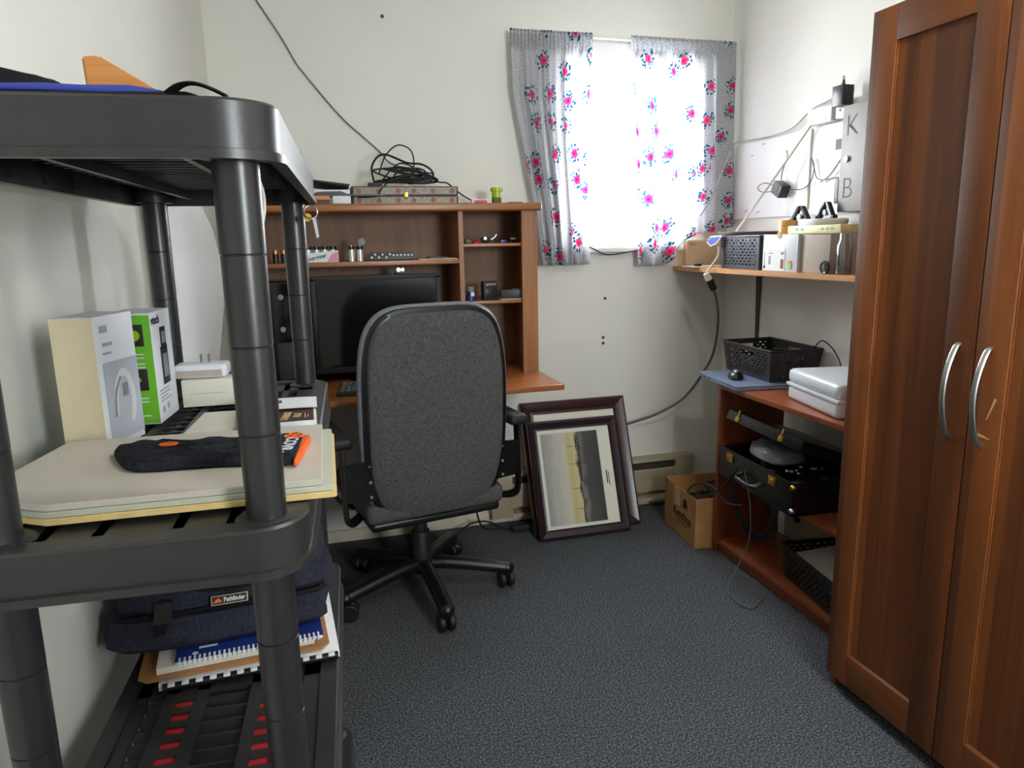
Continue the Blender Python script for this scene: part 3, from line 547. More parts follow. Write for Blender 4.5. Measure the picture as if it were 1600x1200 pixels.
solo(B().cyl((.203, 2.834, 1.305), (.203, 2.838, 1.305), .0135, n=20), 'clear_disc', 'greycap', 'small clear round disc on edge atop a silver battery', 'disc')
t = thing('blister_strip', 'dark strip of white round blisters on the hutch shelf', 'blister pack', (.313, 2.835, Z1+.002)); B().box(-.085, .085, -.006, .006, 0, .028, .002, mat=Mx.Rotation(R(-12), 4, 'X')).build('strip', 'keycase', t)
for i in range(12): B().sph((-.077+i*.014, -.006-.001, .010+.011*(i % 2 if i < 6 else .7)), (.0045, .002, .0045), 8).build('blister', 'boxwhite', t)
solo(B().box(.415, .565, 2.81, 2.90, Z1+.0005, Z1+.003), 'manila_envelope', 'cream', 'yellowish envelope lying on the hutch shelf beside the divider', 'envelope')
solo(B().box(.452, .532, 2.815, 2.87, Z1+.0035, Z1+.009, .001), 'dark_card_case', 'keycase', 'flat dark case lying on the envelope', 'case')
Z2, Z3 = 1.2895, 1.0645
solo(B().box(.605, .632, 2.84, 2.86, Z2, Z2+.018, .004), 'dark_trinket', 'keycase', 'small dark trinket left of the red one in the top cubbyhole', 'trinket')
solo(B().lathe([(0, .014), (.008, .012), (.015, .006), (.016, 0), (0, 0)][::-1], (.648, 2.84, Z2), 14), 'red_trinket', 'redthing', 'small red dome shaped trinket in the top cubbyhole', 'trinket')
t = thing('tape_measure', 'small grey round gadget with a lever in the top cubbyhole', 'gadget', (.69, 2.85, Z2)); B().sph((0, 0, .014), (.022, .014, .014)).build('body', 'keycase', t); B().tube([(.012, 0, .015), (.03, 0, .018), (.046, 0, .034)], .003).build('lever', 'steel', t); B().cyl((-.005, -.013, .02), (-.005, -.017, .02), .006).build('dial', 'steel', t)
solo(B().box(.748, .775, 2.835, 2.855, Z2, Z2+.013, .004), 'blue_trinket', 'bluejar', 'small blue trinket in the top cubbyhole', 'trinket')
t = thing('toy_figure', 'tiny dark four legged figure at the right of the top cubbyhole', 'figurine', (.808, 2.85, Z2)); B().box(-.018, .018, -.007, .007, .010, .022, .004).build('body', 'black', t); B().sph((0, 0, .031), .008, 8).build('head', 'black', t)
for x in (-.013, .013):
    for y in (-.004, .004): B().cyl((x, y, 0), (x, y, .012), .0035, n=8).build('leg', 'black', t)
t = thing('small_jar', 'blue jar with grey lid in the lower cubbyhole', 'jar', (.622, 2.85, Z3)); B().lathe([(0, 0), (.019, 0), (.0195, .012), (.016, .018), (.016, .036), (0, .036)], n=20).build('body', 'bluejar', t); B().lathe([(0, .036), (.0165, .036), (.0165, .056), (0, .056)], n=20).build('lid', 'greycap', t); B().box(-.002, .012, -.0172, -.0155, .018, .034).build('label_patch', 'boxwhite', t)
t = thing('pager', 'black pocket radio standing in the lower cubbyhole', 'radio', (.70, 2.85, Z3), R(8)); B().box(-.031, .031, -.018, .018, 0, .075, .006).build('body', 'blackm', t); B().box(-.012, .024, -.0195, -.0175, .058, .068, .001).build('display', 'greycap', t); B().cyl((-.018, -.018, .062), (-.018, -.022, .062), .005).build('button', 'steel', t); B().box(-.026, .026, -.0205, -.0175, .008, .046, .003).build('front_cover', 'black', t)
t = thing('mini_box', 'flat dark device on papers in the lower cubbyhole', 'device', (.80, 2.87, Z3+.006), R(-14)); B().box(-.045, .05, -.04, .04, 0, .032, .003).build('body', 'keycase', t); B().box(.0, .04, -.02, .02, .032, .0335).build('top_label', 'greycap', t)
solo(B().box(.735, .862, 2.805, 2.93, Z3+.0005, Z3+.0045), 'paper_stack', 'greycard', 'grey papers under the flat device in the lower cubbyhole', 'papers')
# on top of the hutch
ZT = HT+.0005
t = thing('inlaid_box', 'inlaid wooden box with red rosettes and brass clasp on the hutch', 'box', (.385, 2.93, ZT))
B().box(-.205, .205, -.055, .055, 0, .031, .001).build('base', 'darkwood', t); B().box(-.205, .205, -.055, .055, .034, .068, .001).build('lid', 'darkwood', t); B().box(-.200, .200, -.050, .050, .030, .035).build('band', 'brown', t)
for z0, z1 in ((.004, .028), (.038, .064)):
    B().box(-.198, .198, -.0565, -.0545, z0, z1).build('inlay', 'inlay', t)
    for i in range(6): x = (-.18, -.105, -.03, .03, .105, .18)[i]; B().cyl((x, -.0575, (z0+z1)/2), (x, -.0555, (z0+z1)/2), .0095, n=14).build('rosette', 'rosette', t)
B().box(-.008, .008, -.0605, -.0555, .022, .046, .002).build('clasp', 'gold', t); B().sph((0, -.061, .026), .005, 8).build('clasp_knob', 'gold', t)
b = B(); zc = HT+.075; rn = random.Random(5); PP = []
for i in range(30):
    a = i*1.9; rr = .05+.07*rn.random(); PP.append((.40+rr*1.15*cos(a)*1.0, 2.93+.32*rr*sin(a), zc+.012+.055*rn.random()**1.6))
b.tube(PP, .0034, 7, sm=7)
b.tube([(.27, 2.92, zc+.01), (.265, 2.92, 1.59), (.31, 2.93, 1.635), (.40, 2.93, 1.605), (.46, 2.94, 1.60), (.50, 2.94, 1.575), (.495, 2.93, 1.54), (.44, 2.92, zc+.015)], .0042, 7, sm=8)
b.tube([(.29, 2.93, 1.56), (.32, 2.94, 1.63), (.37, 2.95, 1.672), (.42, 2.95, 1.655), (.43, 2.94, 1.60), (.41, 2.93, 1.55), (.33, 2.92, 1.54)], .0028, 7, sm=8)
b.tube([(.30, 2.93, 1.535), (.37, 2.92, 1.60), (.45, 2.93, 1.575), (.52, 2.94, 1.535), (.56, 2.95, 1.53), (.60, 3.0, 1.51), (.66, 3.03, 1.475), (.73, 3.04, 1.447)], .0030, 7, sm=8)
b.tube([(.32, 2.90, zc+.01), (.29, 2.87, 1.50), (.27, 2.865, 1.475), (.20, 2.862, 1.470)], .0028, 7, sm=8)
b.box(.40, .49, 2.915, 2.945, zc+.006, zc+.030, .006); b.box(.245, .30, 2.91, 2.93, zc-.002, zc+.010, .003)
tag(b.build('cable_tangle', 'rubber'), 'tangle of black cables heaped on the inlaid box', 'cables')
tag(B().tube([at(400, 0, 1, BW-.006), at(440, 60, 1, BW-.006), at(460, 95, 1, BW-.006), at(475, 115, 1, BW-.006), at(530, 180, 1, BW-.006), at(565, 212, 1, BW-.006), at(592, 236, 1, BW-.01), at(610, 255, 1, 3.02), at(640, 265, 1, 2.97)], .0033, 8, sm=6).build('wall_cable', 'cordmid'), 'grey cable running down the back wall to the tangle', 'cable')
t = thing('plastic_jug', 'white plastic tub behind the rack on the hutch', 'tub', (-.062, 2.95, ZT)); B().lathe([(0, 0), (.062, 0), (.070, .16), (.074, .195), (.074, .205), (.066, .205), (.064, .19), (.058, .01), (0, .01)], n=28).build('body', 'wplastic', t); B().tube([(.07, -.02, .19), (.085, -.01, .15), (.086, 0, .11), (.072, .01, .08)], .004).build('handle', 'wplastic', t); B().tube([(.0, -.073, .205), (.05, -.055, .20), (.074, 0, .18)], .003).build('wire_bail', 'black', t)
t = thing('wooden_block', 'small brown wooden block beside the inlaid box', 'wood block', (.062, 2.83, ZT)); B().box(-.045, .035, -.02, .02, 0, .014, .002).build('lower_half', 'brown', t); B().box(-.045, .035, -.02, .02, .0145, .030, .002).build('upper_half', 'bracketwood', t)
solo(B().box(.105, .172, 2.82, 2.90, ZT, ZT+.030, .003), 'small_white_box', 'boxwhite', 'small white box between the wooden block and the inlaid box', 'box')
solo(B().prism([(.03, 2.83, ZT+.032), (.05, 2.83, ZT+.045), (.14, 2.83, ZT+.047), (.16, 2.83, ZT+.038), (.30, 2.83, ZT+.036), (.30, 2.83, ZT+.031), (.155, 2.83, ZT+.031)], (0, .018, 0), .002), 'black_knife', 'black', 'long black handled tool lying across the white box', 'tool')
solo(B().box(-.07, .07, -.06, .06, 0, .006, .001, mat=Mx.Translation((.100, 2.90, ZT+.068)) @ Mx.Rotation(R(7), 4, 'Y') @ Mx.Rotation(R(-8), 4, 'X')), 'dark_folder', 'blackm', 'dark folder propped on top of the white papers', 'folder')
solo(B().box(.035, .172, 2.86, 2.97, ZT+.031, ZT+.055, .002), 'paper_stack', 'paper', 'white papers under the dark folder on the hutch', 'papers')
t = thing('matchbox', 'little red and white box on the hutch left of the pill bottle', 'box', (.682, 2.90, ZT)); B().box(-.034, .034, -.01, .01, 0, .019, .001).build('body', 'boxwhite', t); B().box(-.024, .028, -.0112, -.0095, .004, .015).build('red_panel', 'redcard', t)
t = thing('pill_bottle', 'lime green pill bottle on the right of the hutch', 'bottle', (.752, 2.90, ZT)); B().lathe([(0, 0), (.0185, 0), (.019, .048), (.019, .050), (0, .050)], n=22).build('body', 'lime', t); B().lathe([(0, .050), (.0245, .050), (.0245, .063), (.022, .065), (0, .065)], n=22).build('cap', 'lime', t); B().lathe([(0, .002), (.0193, .002), (.0194, .026), (0, .026)], n=22).build('pills', 'pills', t)
solo(B().box(.80, .856, 2.88, 2.93, ZT, ZT+.008, .002), 'brown_coaster', 'darkwood', 'flat brown coaster at the right end of the hutch top', 'coaster')

# ---------------------------------------------------------------- office chair
t = thing('office_chair', 'charcoal fabric office chair on a five star base in front of the desk', 'office chair', (.335, 2.53, 0), R(11))
YO = R(11)
for k in range(5):
    a = R(60+72*k)-YO; c, s = cos(a), sin(a)
    lg = B().tube([(.02*c, .02*s, .118), (.10*c, .10*s, .115), (.22*c, .22*s, .098), (.318*c, .318*s, .083)], (.024, .027), 12, sm=4, flat=(0, 0, 1)).build('leg', 'black', t)
    b = B(); cx, cy = .318*c, .318*s; b.sph((cx, cy, .083), (.029, .029, .024), 12); lg2 = b.build('leg_cap', 'black', lg)
    ca = random.Random(k).uniform(0, 6.28); pc, ps = cos(ca), sin(ca); ox, oy = cx+.012*pc, cy+.012*ps
    cs = bpy.data.objects.new('caster', None); COL.objects.link(cs); cs.parent = t; cs.location = (ox, oy, 0); cs.rotation_euler = (0, 0, ca)
    for q in (-1, 1): B().lathe([(0, -.011), (.027, -.011), (.0315, -.006), (.0315, .006), (.027, .011), (0, .011)], n=18, mat=Mx.Translation((0, q*.017, .0325)) @ Mx.Rotation(R(90), 4, 'X')).build('wheel', 'rubber', cs)
    b = B(); b.cyl((-.012, 0, .03), (-.012, 0, .075), .007); b.sph((0, 0, .038), (.026, .0075, .025), 12); b.build('fork', 'black', cs)
B().lathe([(0, .09), (.045, .09), (.048, .12), (.040, .138), (.034, .142), (0, .142)]).build('hub', 'black', t)
B().lathe([(0, .12), (.036, .12), (.034, .245), (.030, .250), (.024, .252), (.024, .285), (.021, .288), (0, .288)]).build('column_cover', 'blackm', t)
B().cyl((0, 0, .28), (0, 0, .36), .013).build('gas_spring', 'steel', t)
b = B(); b.prism([(-.05, -.14, .372), (-.05, .14, .372), (-.05, .12, .345), (-.05, -.05, .335), (-.05, -.12, .350)], (.10, 0, 0), .004); b.build('tilt_mechanism', 'black', t)
B().tube([(.05, -.02, .352), (.12, -.03, .350), (.20, -.035, .352)], .005).build('lever', 'black', t); B().box(.19, .24, -.05, -.02, .345, .357, .004).build('lever_paddle', 'black', t); B().prism([(.07, -.12, .35), (.10, -.12, .35), (.105, -.12, .325), (.095, -.12, .322)], (0, .02, 0)).build('adjustment_tab', 'black', t)
B().box(-.235, .235, -.20, .27, .352, .384, .014, 3).build('seat_shell', 'black', t)
b = B()
def seatf(u, v):
    x, y = (u-.5)*2, (v-.5)*2; e = max(abs(x), abs(y)); return V((.25*x*(1-.10*y*y), .035+.25*y*(1-.08*x*x), .475-.045*max(0, e-.6)**2*6-.012*(1-x*x)))
b.grid(20, 20, seatf); b.grid(20, 20, lambda u, v: seatf(u, v)*1.0-V((0, 0, .085 if .02 < u < .98 and .02 < v < .98 else .07))); 
B().box(-.25, .25, -.215, .285, .378, .452, .034, 4).build('seat_cushion', 'chairback', t); b.bm.free()
# backrest
Z0b, Z1b, HWb = .372, 1.10, .252
def outline(n=72, ins=0.0):
    P = []
    for i in range(n):
        a = 2*pi*i/n; c, s = cos(a), sin(a); e = .42 if s > 0 else .46
        x = math.copysign(abs(c)**e, c)*(HWb-ins); zc_ = .70; hz = (Z1b-zc_ if s > 0 else zc_-Z0b)-ins; z = zc_+math.copysign(abs(s)**(.52 if s > 0 else .50), s)*hz
        if z < .70: x *= 1-.07*((.70-z)/.328)**2
        P.append((x, z))
    return P
def by(x, z, off=0):  # back surface: curved, leaning back towards the top
    tt = (z-.385)/.715; return -.205-.06*tt-.05*sin(pi*min(1, tt*1.15))*.35-.10*0+.16*(x*x)*(.9)+off
def shell(ins0, prof, name, mat):
    b = B(); rings = []
    for ins, off in prof: rings.append([b.bm.verts.new((x, by(x, z, off), z)) for x, z in outline(72, ins0+ins)])
    n = 72
    for A, C in zip(rings, rings[1:]):
        for i in range(n): b.bm.faces.new((A[i], A[(i+1) % n], C[(i+1) % n], C[i]))
    b.bm.faces.new(rings[-1]); b.bm.faces.new(rings[0][::-1]); return b.build(name, mat, t, recalc=True, ang=60)
shell(0, [(.018, 0), (.004, .002), (0, .012), (0, .020)], 'back_trim', 'black')
shell(.018, [(0, .003), (0, -.002), (.006, -.006), (.04, -.010), (.10, -.013)], 'back_panel', 'chairback')
shell(-.006, [(.012, .012), (.0, .020), (-.002, .040), (.004, .060), (.022, .075), (.07, .088), (.12, .088)], 'back_cushion', 'chairfront')
for s in (-1, 1):
    nm = bpy.data.objects.new('armrest', None); COL.objects.link(nm); nm.parent = t; nm.location = (s*.315, -.12, .66)
    def A(b, n_, m_): o = b.build(n_, m_, nm); o.data.transform(Mx.Translation(-nm.location)); return o
    A(B().box(s*.315-.034, s*.315+.034, -.215, .075, .655, .692, .016, 3), 'arm_pad', 'blackm')
    A(B().tube([(s*.315, -.185, .66), (s*.315, -.190, .55), (s*.315, -.190, .44), (s*.305, -.178, .398), (s*.27, -.12, .378), (s*.22, -.05, .375)], (.020, .009), 10, sm=6, flat=(0, 1, 0)), 'rear_post', 'black')
    A(B().tube([(s*.315, .05, .66), (s*.318, .085, .60), (s*.315, .08, .50), (s*.29, .03, .41), (s*.24, 0, .378)], (.018, .008), 10, sm=6, flat=(0, 1, 0)), 'front_post', 'black')
    A(B().prism([(s*.218, -.224, .475), (s*.312, -.205, .475), (s*.312, -.205, .600), (s*.232, -.226, .612)], (0, .010, 0), .002), 'bracket_plate', 'black')
    for z in (.49, .54, .595): A(B().sph((s*.237, -.226, z), (.006, .004, .006), 8), 'bolt', 'greymetal')

# ---------------------------------------------------------------- cords on the floor behind the chair
t = thing('power_adapter', 'black power adapter on the carpet beside the leaning frames', 'power adapter', (.868, 2.975, .0005)); B().box(-.06, .02, -.022, .022, 0, .030, .005).build('body', 'blackm', t); B().tube([(-.06, 0, .015), (-.09, 0, .02), (-.12, .01, .03)], .005).build('cable_boot', 'black', t)
tag(B().tube([(.755, 2.985, .028), (.70, 3.02, .045), (.62, 3.00, .05), (.55, 2.97, .02), (.50, 2.93, .005), (.47, 2.88, .004)], .004, 7, sm=8).build('adapter_cord', 'rubber'), 'black adapter cord curling on the carpet behind the chair', 'cord')
tag(B().tube([(.755, 2.98, .02), (.70, 2.99, .02), (.66, 2.96, .06), (.63, 2.90, .15), (.61, 2.86, .24), (.60, 2.84, .30)], .004, 7, sm=8).build('loose_wire', 'rubber'), 'black cord hanging from under the desk to the adapter', 'cord')

# ---------------------------------------------------------------- wall shelf on the right
t = thing('wall_shelf', 'pine wall shelf in the right hand corner below the window', 'shelf', (1.80, 2.4, 1.145))
SZ = 1.166
part(B().prism([(1.652, 3.10, SZ-.020), (1.690, 1.64, SZ-.020), (RW-.003, 1.64, SZ-.020), (RW-.003, 3.10, SZ-.020)], (0, 0, .020), .002), 'board', 'pine', t)
def bracket(y):
    part(B().prism([(RW-.003, y-.020, SZ-.021), (RW-.003, y+.020, SZ-.021), (RW-.003, y+.007, .80), (RW-.003, y-.007, .80)], (-.004, 0, 0)), 'bracket', 'heaterdark', t)
    part(B().box(RW-.20, RW-.007, y-.010, y+.010, SZ-.026, SZ-.0205), 'bracket_arm', 'heaterdark', t)
bracket(2.82); bracket(1.80)
S = SZ+.0006
t = thing('envelope_box', 'tan cardboard mailer box standing at the left end of the wall shelf', 'box', (1.78, 3.0, S+.004)); part(B().box(1.665, 1.90, 2.985, 3.028, S+.004, S+.115, .002), 'body', 'tan', t); part(B().prism([(1.664, 2.9835, S+.080), (1.901, 2.9835, S+.080), (1.901, 2.9835, S+.117), (1.664, 2.9835, S+.117)], (0, .001, 0)), 'flap', 'tan', t)
text('INC', .018, (1.690, 2.983, S+.100), (1, 0, 0), (0, 0, 1), 'purple', t, world=True)
solo(B().box(1.635, 1.86, 2.87, 2.98, S, S+.0035), 'white_tray', 'paper', 'white flat sheet sticking out at the left end of the wall shelf', 'sheet')
solo(B().prism([(1.665, 2.90, S+.004), (1.69, 2.90, S+.004), (1.685, 2.90, S+.014), (1.672, 2.90, S+.014)], (0, .03, 0)), 'binder_clip', 'black', 'small black binder clip on the white sheet', 'clip')
basket('basket', 'slate grey woven basket on the wall shelf under a plate', 1.792, 2.605, S, .215, .285, .130, 'basketblue', R(-1), handle=False, taper=.95)
t = thing('paper_plate', 'shallow white plate lying on the basket on the wall shelf', 'plate', (1.80, 2.70, S+.1355)); B().lathe([(0, 0), (.10, 0), (.135, .012), (.137, .014), (.10, .004), (0, .004)], n=36).build('plate', 'paper', t)
t = thing('blue_leaflet', 'blue and white leaflet hanging over the basket edge on the wall shelf', 'leaflet', (1.70, 2.79, S+.055)); B().prism([(1.67, 2.80, 1.300), (1.67, 2.71, 1.303), (1.655, 2.73, 1.268), (1.65, 2.765, 1.258), (1.652, 2.80, 1.275)], (-.001, 0, 0)).build('leaflet', 'paper', t, True); B().prism([(1.6688, 2.795, 1.298), (1.6688, 2.715, 1.301), (1.654, 2.735, 1.272), (1.649, 2.765, 1.263), (1.651, 2.795, 1.278)], (-.0008, 0, 0)).build('blue_print', 'bluefab', t, True)
t = thing('label_box', 'grey cardboard box with a white shipping label on the wall shelf', 'cardboard box', (1.79, 2.25, S)); part(B().box(1.690, 1.90, 2.245, 2.452, S, S+.135, .001), 'body', 'boxwhite', t); part(B().box(1.700, 1.90, 2.09, 2.2445, S, S+.133, .001), 'side_section', 'greycard', t)
part(B().box(1.6885, 1.6902, 2.315, 2.448, S+.002, S+.082), 'shipping_label', 'paper', t); part(B().cyl((1.688, 2.355, S+.133), (1.6905, 2.355, S+.133), .013), 'finger_notch', 'tan', t)
part(B().box(1.6878, 1.6887, 2.322, 2.338, S+.010, S+.045), 'printed_block', 'rosette', t); b = B(); b.box(1.6878, 1.6887, 2.436, 2.439, S+.02, S+.07); b.box(1.6878, 1.6887, 2.400, 2.412, S+.024, S+.056); b.box(1.6878, 1.6887, 2.385, 2.412, S+.064, S+.068); part(b, 'printed_lines', 'greyink', t)
part(B().cyl((1.6877, 2.437, S+.014), (1.6887, 2.437, S+.014), .006), 'printed_dot', 'ink', t)
text('HP', .014, (1.6876, 2.33, S+.066), (0, -1, 0), (0, 0, 1), 'ink', t, world=True); part(B().cyl((1.688, 2.286, S+.022), (1.6895, 2.286, S+.022), .011), 'green_sticker', 'stick', t); part(B().box(1.6875, 1.6895, 2.276, 2.297, S+.028, S+.040), 'orange_sticker', 'stick2', t)
t = thing('amber_jar', 'amber plastic jar on the labelled box beside the clamps', 'jar', (1.775, 2.424, S+.1355)); B().lathe([(0, 0), (.033, 0), (.034, .026), (.033, .028), (0, .028)], n=22).build('body', 'orangejar', t); B().lathe([(0, .028), (.035, .028), (.035, .048), (.032, .052), (0, .052)], n=22).build('lid', 'orangejar', t)
TB = S+.1355
t = thing('tape_box', 'yellowish printed flat package on the labelled box', 'package', (1.80, 2.24, TB)); part(B().box(1.745, 1.90, 2.10, 2.385, TB, TB+.030, .006), 'body', 'yellowtape', t)
b = B()
for y in (2.33, 2.30, 2.19, 2.165, 2.14): b.box(1.7442, 1.7452, y-.008, y+.008, TB+.012, TB+.02)
part(b, 'teal_print', 'teal', t)
t = thing('tub_lid', 'round white plastic tub with lid on the yellowish package', 'tub', (1.825, 2.29, TB+.0305)); B().lathe([(0, 0), (.095, 0), (.098, .006), (.100, .016), (.096, .022), (0, .022)], n=32, mat=Mx.Scale(.75, 4, (1, 0, 0))).build('lid', 'paper', t)
def clamp(label, loc, rz):
    t = thing('spring_clamp', label, 'clamp', loc, rz, 'black spring clamps')
    for s in (-1, 1): B().prism([(-.009, 0, .062), (-.009, s*.014, .060), (-.009, s*.046, .010), (-.009, s*.040, 0), (-.009, s*.030, .006), (-.009, s*.006, .048)], (.018, 0, 0), .002).build('jaw', 'black', t)
    B().cyl((-.011, 0, .022), (.011, 0, .022), .010).build('pivot', 'steel', t); B().box(-.006, .006, -.02, .02, .016, .026, .002).build('spring', 'black', t)
    for s in (-1, 1): B().box(-.010, .010, s*.048-.008, s*.048+.008, -.006+.006, .012, .003).build('jaw_pad', 'rubber', t)
clamp('black spring clamp at the left on the tub lid', (1.80, 2.385, TB+.042), R(8)); clamp('black spring clamp at the right on the tub lid', (1.845, 2.30, TB+.053), R(-6))
t = thing('glass_jar', 'clear empty glass jar at the wardrobe end of the wall shelf', 'jar', (1.722, 2.045, S)); B().lathe([(0, 0), (.023, 0), (.026, .006), (.026, .092), (.019, .112), (.018, .135), (.016, .135), (.017, .112), (.024, .092), (.024, .007), (0, .005)], n=28).build('glass', 'jar', t); B().lathe([(0, 0), (.0232, 0), (.0232, .020), (0, .020)], (0, 0, .0075), n=22).build('dark_contents', 'greymetal', t)
t = thing('magnifier', 'black rimmed round lens leaning on the glass jar', 'lens', (1.690, 2.103, S)); B().tube([(.004, .020*cos(a), .022+.020*sin(a)) for a in [2*pi*i/12 for i in range(12)]], .004, 8, True, 2).build('rim', 'black', t); B().cyl((.002, 0, .022), (.005, 0, .022), .019, n=22).build('lens', 'jar', t)
solo(B().lathe([(0, 0), (.024, 0), (.030, .05), (.012, .11), (0, .112)], (1.80, 1.985, S), 20), 'red_bottle', 'redthing', 'red glossy object behind the glass jar by the wardrobe', 'bottle')

# ---------------------------------------------------------------- right wall: boards, outlet, key box, cords
t = thing('hanging_board', 'glossy white hanging board with hooks on the right wall next to the curtain', 'board', (RW-.008, 2.78, 1.375)); part(B().box(RW-.012, RW-.002, 2.515, 3.05, 1.375, 1.702, .001), 'board', 'white', t)
for px, py in ((1178, 243), (1196, 225), (1168, 330), (1187, 331)): 
    p = at(px, py, 0, RW-.012); part(B().tube([(RW-.012, p.y, p.z), (RW-.024, p.y, p.z), (RW-.028, p.y-.002, p.z-.006)], .002, 6, sm=2), 'hook', 'steel', t)
t = thing('hanging_board', 'second white hanging board half behind the grey key box', 'board', (RW-.008, 2.37, 1.375)); part(B().box(RW-.012, RW-.002, 2.02, 2.508, 1.375, 1.706, .001), 'board', 'white', t); part(B().box(RW-.018, RW-.0122, 2.505, 2.511, 1.40, 1.70), 'edge_strip', 'paper2', t)
p = at(1310, 225, 0, RW-.013); part(B().box(RW-.0135, RW-.0122, p.y-.02, p.y+.014, p.z-.02, p.z+.018), 'photo_sticker', 'brown', t)
t = thing('outlet_strip', 'white surface mounted outlet box above the hanging boards', 'outlet', (RW-.02, 2.43, 1.709)); part(B().box(RW-.045, RW-.002, 2.365, 2.50, 1.709, 1.766, .004), 'box', 'white', t); part(B().box(RW-.035, RW-.002, 2.24, 2.355, 1.712, 1.770, .004), 'box', 'white', t)
for y in (2.395, 2.47): part(B().cyl((RW-.0465, y, 1.722), (RW-.044, y, 1.722), .003), 'screw', 'greymetal', t)
part(B().box(RW-.0365, RW-.0345, 2.325, 2.335, 1.735, 1.745), 'socket_slot', 'greymetal', t)
t = thing('plug_adapter', 'black plug adapter on the outlet above the grey key box', 'power adapter', (RW-.06, 2.29, 1.745)); part(B().box(RW-.085, RW-.0372, 2.262, 2.318, 1.745, 1.815, .004), 'body', 'black', t); part(B().cyl((RW-.06, 2.29, 1.815), (RW-.06, 2.29, 1.835), .006, .003), 'cable_boot', 'black', t)
t = thing('key_box', 'grey metal key box with handwritten letters on the right wall', 'key box', (RW-.04, 2.15, 1.376)); KX = RW-.070
part(B().box(KX, RW-.0135, 2.03, 2.268, 1.376, 1.742, .002), 'cabinet', 'greymetal', t); part(B().box(KX-.003, KX, 2.032, 2.266, 1.378, 1.740, .001), 'door', 'greymetal', t); part(B().lathe([(0, 0), (.011, 0), (.011, .006), (0, .008)], n=18, mat=Mx.Translation((KX-.003, 2.232, 1.558)) @ Mx.Rotation(R(-90), 4, 'Y')), 'lock', 'steel', t)
text('K', .105, (KX-.0035, 2.215, 1.668), (0, -1, 0), (0, 0, 1), 'heaterdark', t, world=True, bold=-.002); text('B', .105, (KX-.0035, 2.222, 1.455), (0, -1, 0), (0, 0, 1), 'heaterdark', t, world=True, bold=-.002)
C = RW-.018
tag(B().tube([(RW-.06, 2.29, 1.834), (RW-.055, 2.30, 1.848), (RW-.04, 2.32, 1.835), (RW-.03, 2.36, 1.80), (C, 2.42, 1.788), (C, 2.51, 1.772), (C, 2.62, 1.722), (C, 2.75, 1.708), (C, 2.93, 1.712), (1.905, 3.0, 1.712), (1.885, 3.01, 1.69), (1.85, 2.995, 1.62), (1.80, 2.985, 1.52), (1.765, 2.98, 1.455), (1.72, 2.98, 1.39)], .0036, 7, sm=6).build('lamp_cord', 'cordlight'), 'grey cord from the plug adapter along the wall to the curtain', 'cord')
pr = [at(1267, 196, 0, 1.90), at(1205, 285, 0, 1.85), at(1150, 362, 0, 1.77)]
tag(B().tube(pr, .0048, 8, sm=8).build('leaning_rod', 'cordwhite'), 'long thin cream rod leaning from the basket to the hanging boards', 'rod')
t = thing('hanging_adapter', 'black wall plug adapter hanging by its cord on the white board', 'power adapter', at(1220, 295, 0, C-.02)); b = B(); b.box(-.022, .022, -.030, .030, -.028, .024, .004, mat=Mx.Rotation(R(28), 4, 'X')); b.build('body', 'black', t)
b = B(); b.tube([(0, 0, .02)]+[at(*q, 0, C-.004)-t.location for q in ((1222, 270), (1230, 245), (1229, 235))], .002, 6); b.tube([(0, -.02, .0)]+[at(*q, 0, C-.006)-t.location for q in ((1250, 296), (1266, 285), (1272, 262), (1268, 246), (1272, 262), (1279, 280), (1310, 277))], .002, 6); b.tube([(0, .02, .01)]+[at(*q, 0, C-.006)-t.location for q in ((1195, 286), (1184, 293), (1190, 300), (1206, 299))], .002, 6); b.build('cord', 'cordgrey', t)
tag(B().tube([at(*q, 0, C-.008) for q in ((1282, 284), (1295, 275), (1305, 262), (1316, 245))], .0035, 7).build('loose_wire', 'cordlight'), 'pale cord hanging behind the grey key box', 'cord')
solo(B().box(C-.010, C+.004, 2.318, 2.345, 1.41, 1.50, .006), 'black_remote', 'black', 'small black remote hanging beside the grey key box', 'remote')
# extension cord with plug over the shelf edge
t = thing('extension_cord', 'grey extension cord with black connector hanging from the wall shelf', 'extension cord', (1.64, 2.76, 1.10))
pa = at(1103, 427, 1, 2.75); pb = at(1108, 437, 1, 2.75); pc = at(1115, 452, 1, 2.755)
part(B().cyl(pa, pb, .012, .015), 'white_plug', 'paper2', t); part(B().cyl(pb, pc, .017, .015), 'connector', 'black', t)
part(B().tube([pc]+[at(*q) for q in ((1120, 470, 1, 2.77), (1122, 500, 1, 2.81), (1117, 540, 1, 2.86), (1105, 572, 1, 2.91), (1070, 620, 1, 2.98), (1030, 645, 1, 3.02), (995, 658, 1, 3.06), (975, 664, 1, 3.085))], .0058, 10, sm=6), 'cable', 'cordgrey', t)
part(B().tube([pa, at(1112, 415, 1, 2.76), at(1122, 400, 0, 1.668), at(1123, 385, 0, 1.672)], .005, 8), 'white_cable', 'cordwhite', t)
tag(B().tube([at(915, 383, 1, BW-.05), at(930, 390, 1, BW-.05), at(945, 397, 1, BW-.05), at(962, 397, 1, BW-.05), at(996, 391, 1, BW-.05)], .0028, 6).build('sill_cable', 'rubber'), 'thin black cable sagging along the window sill between the curtains', 'cable')

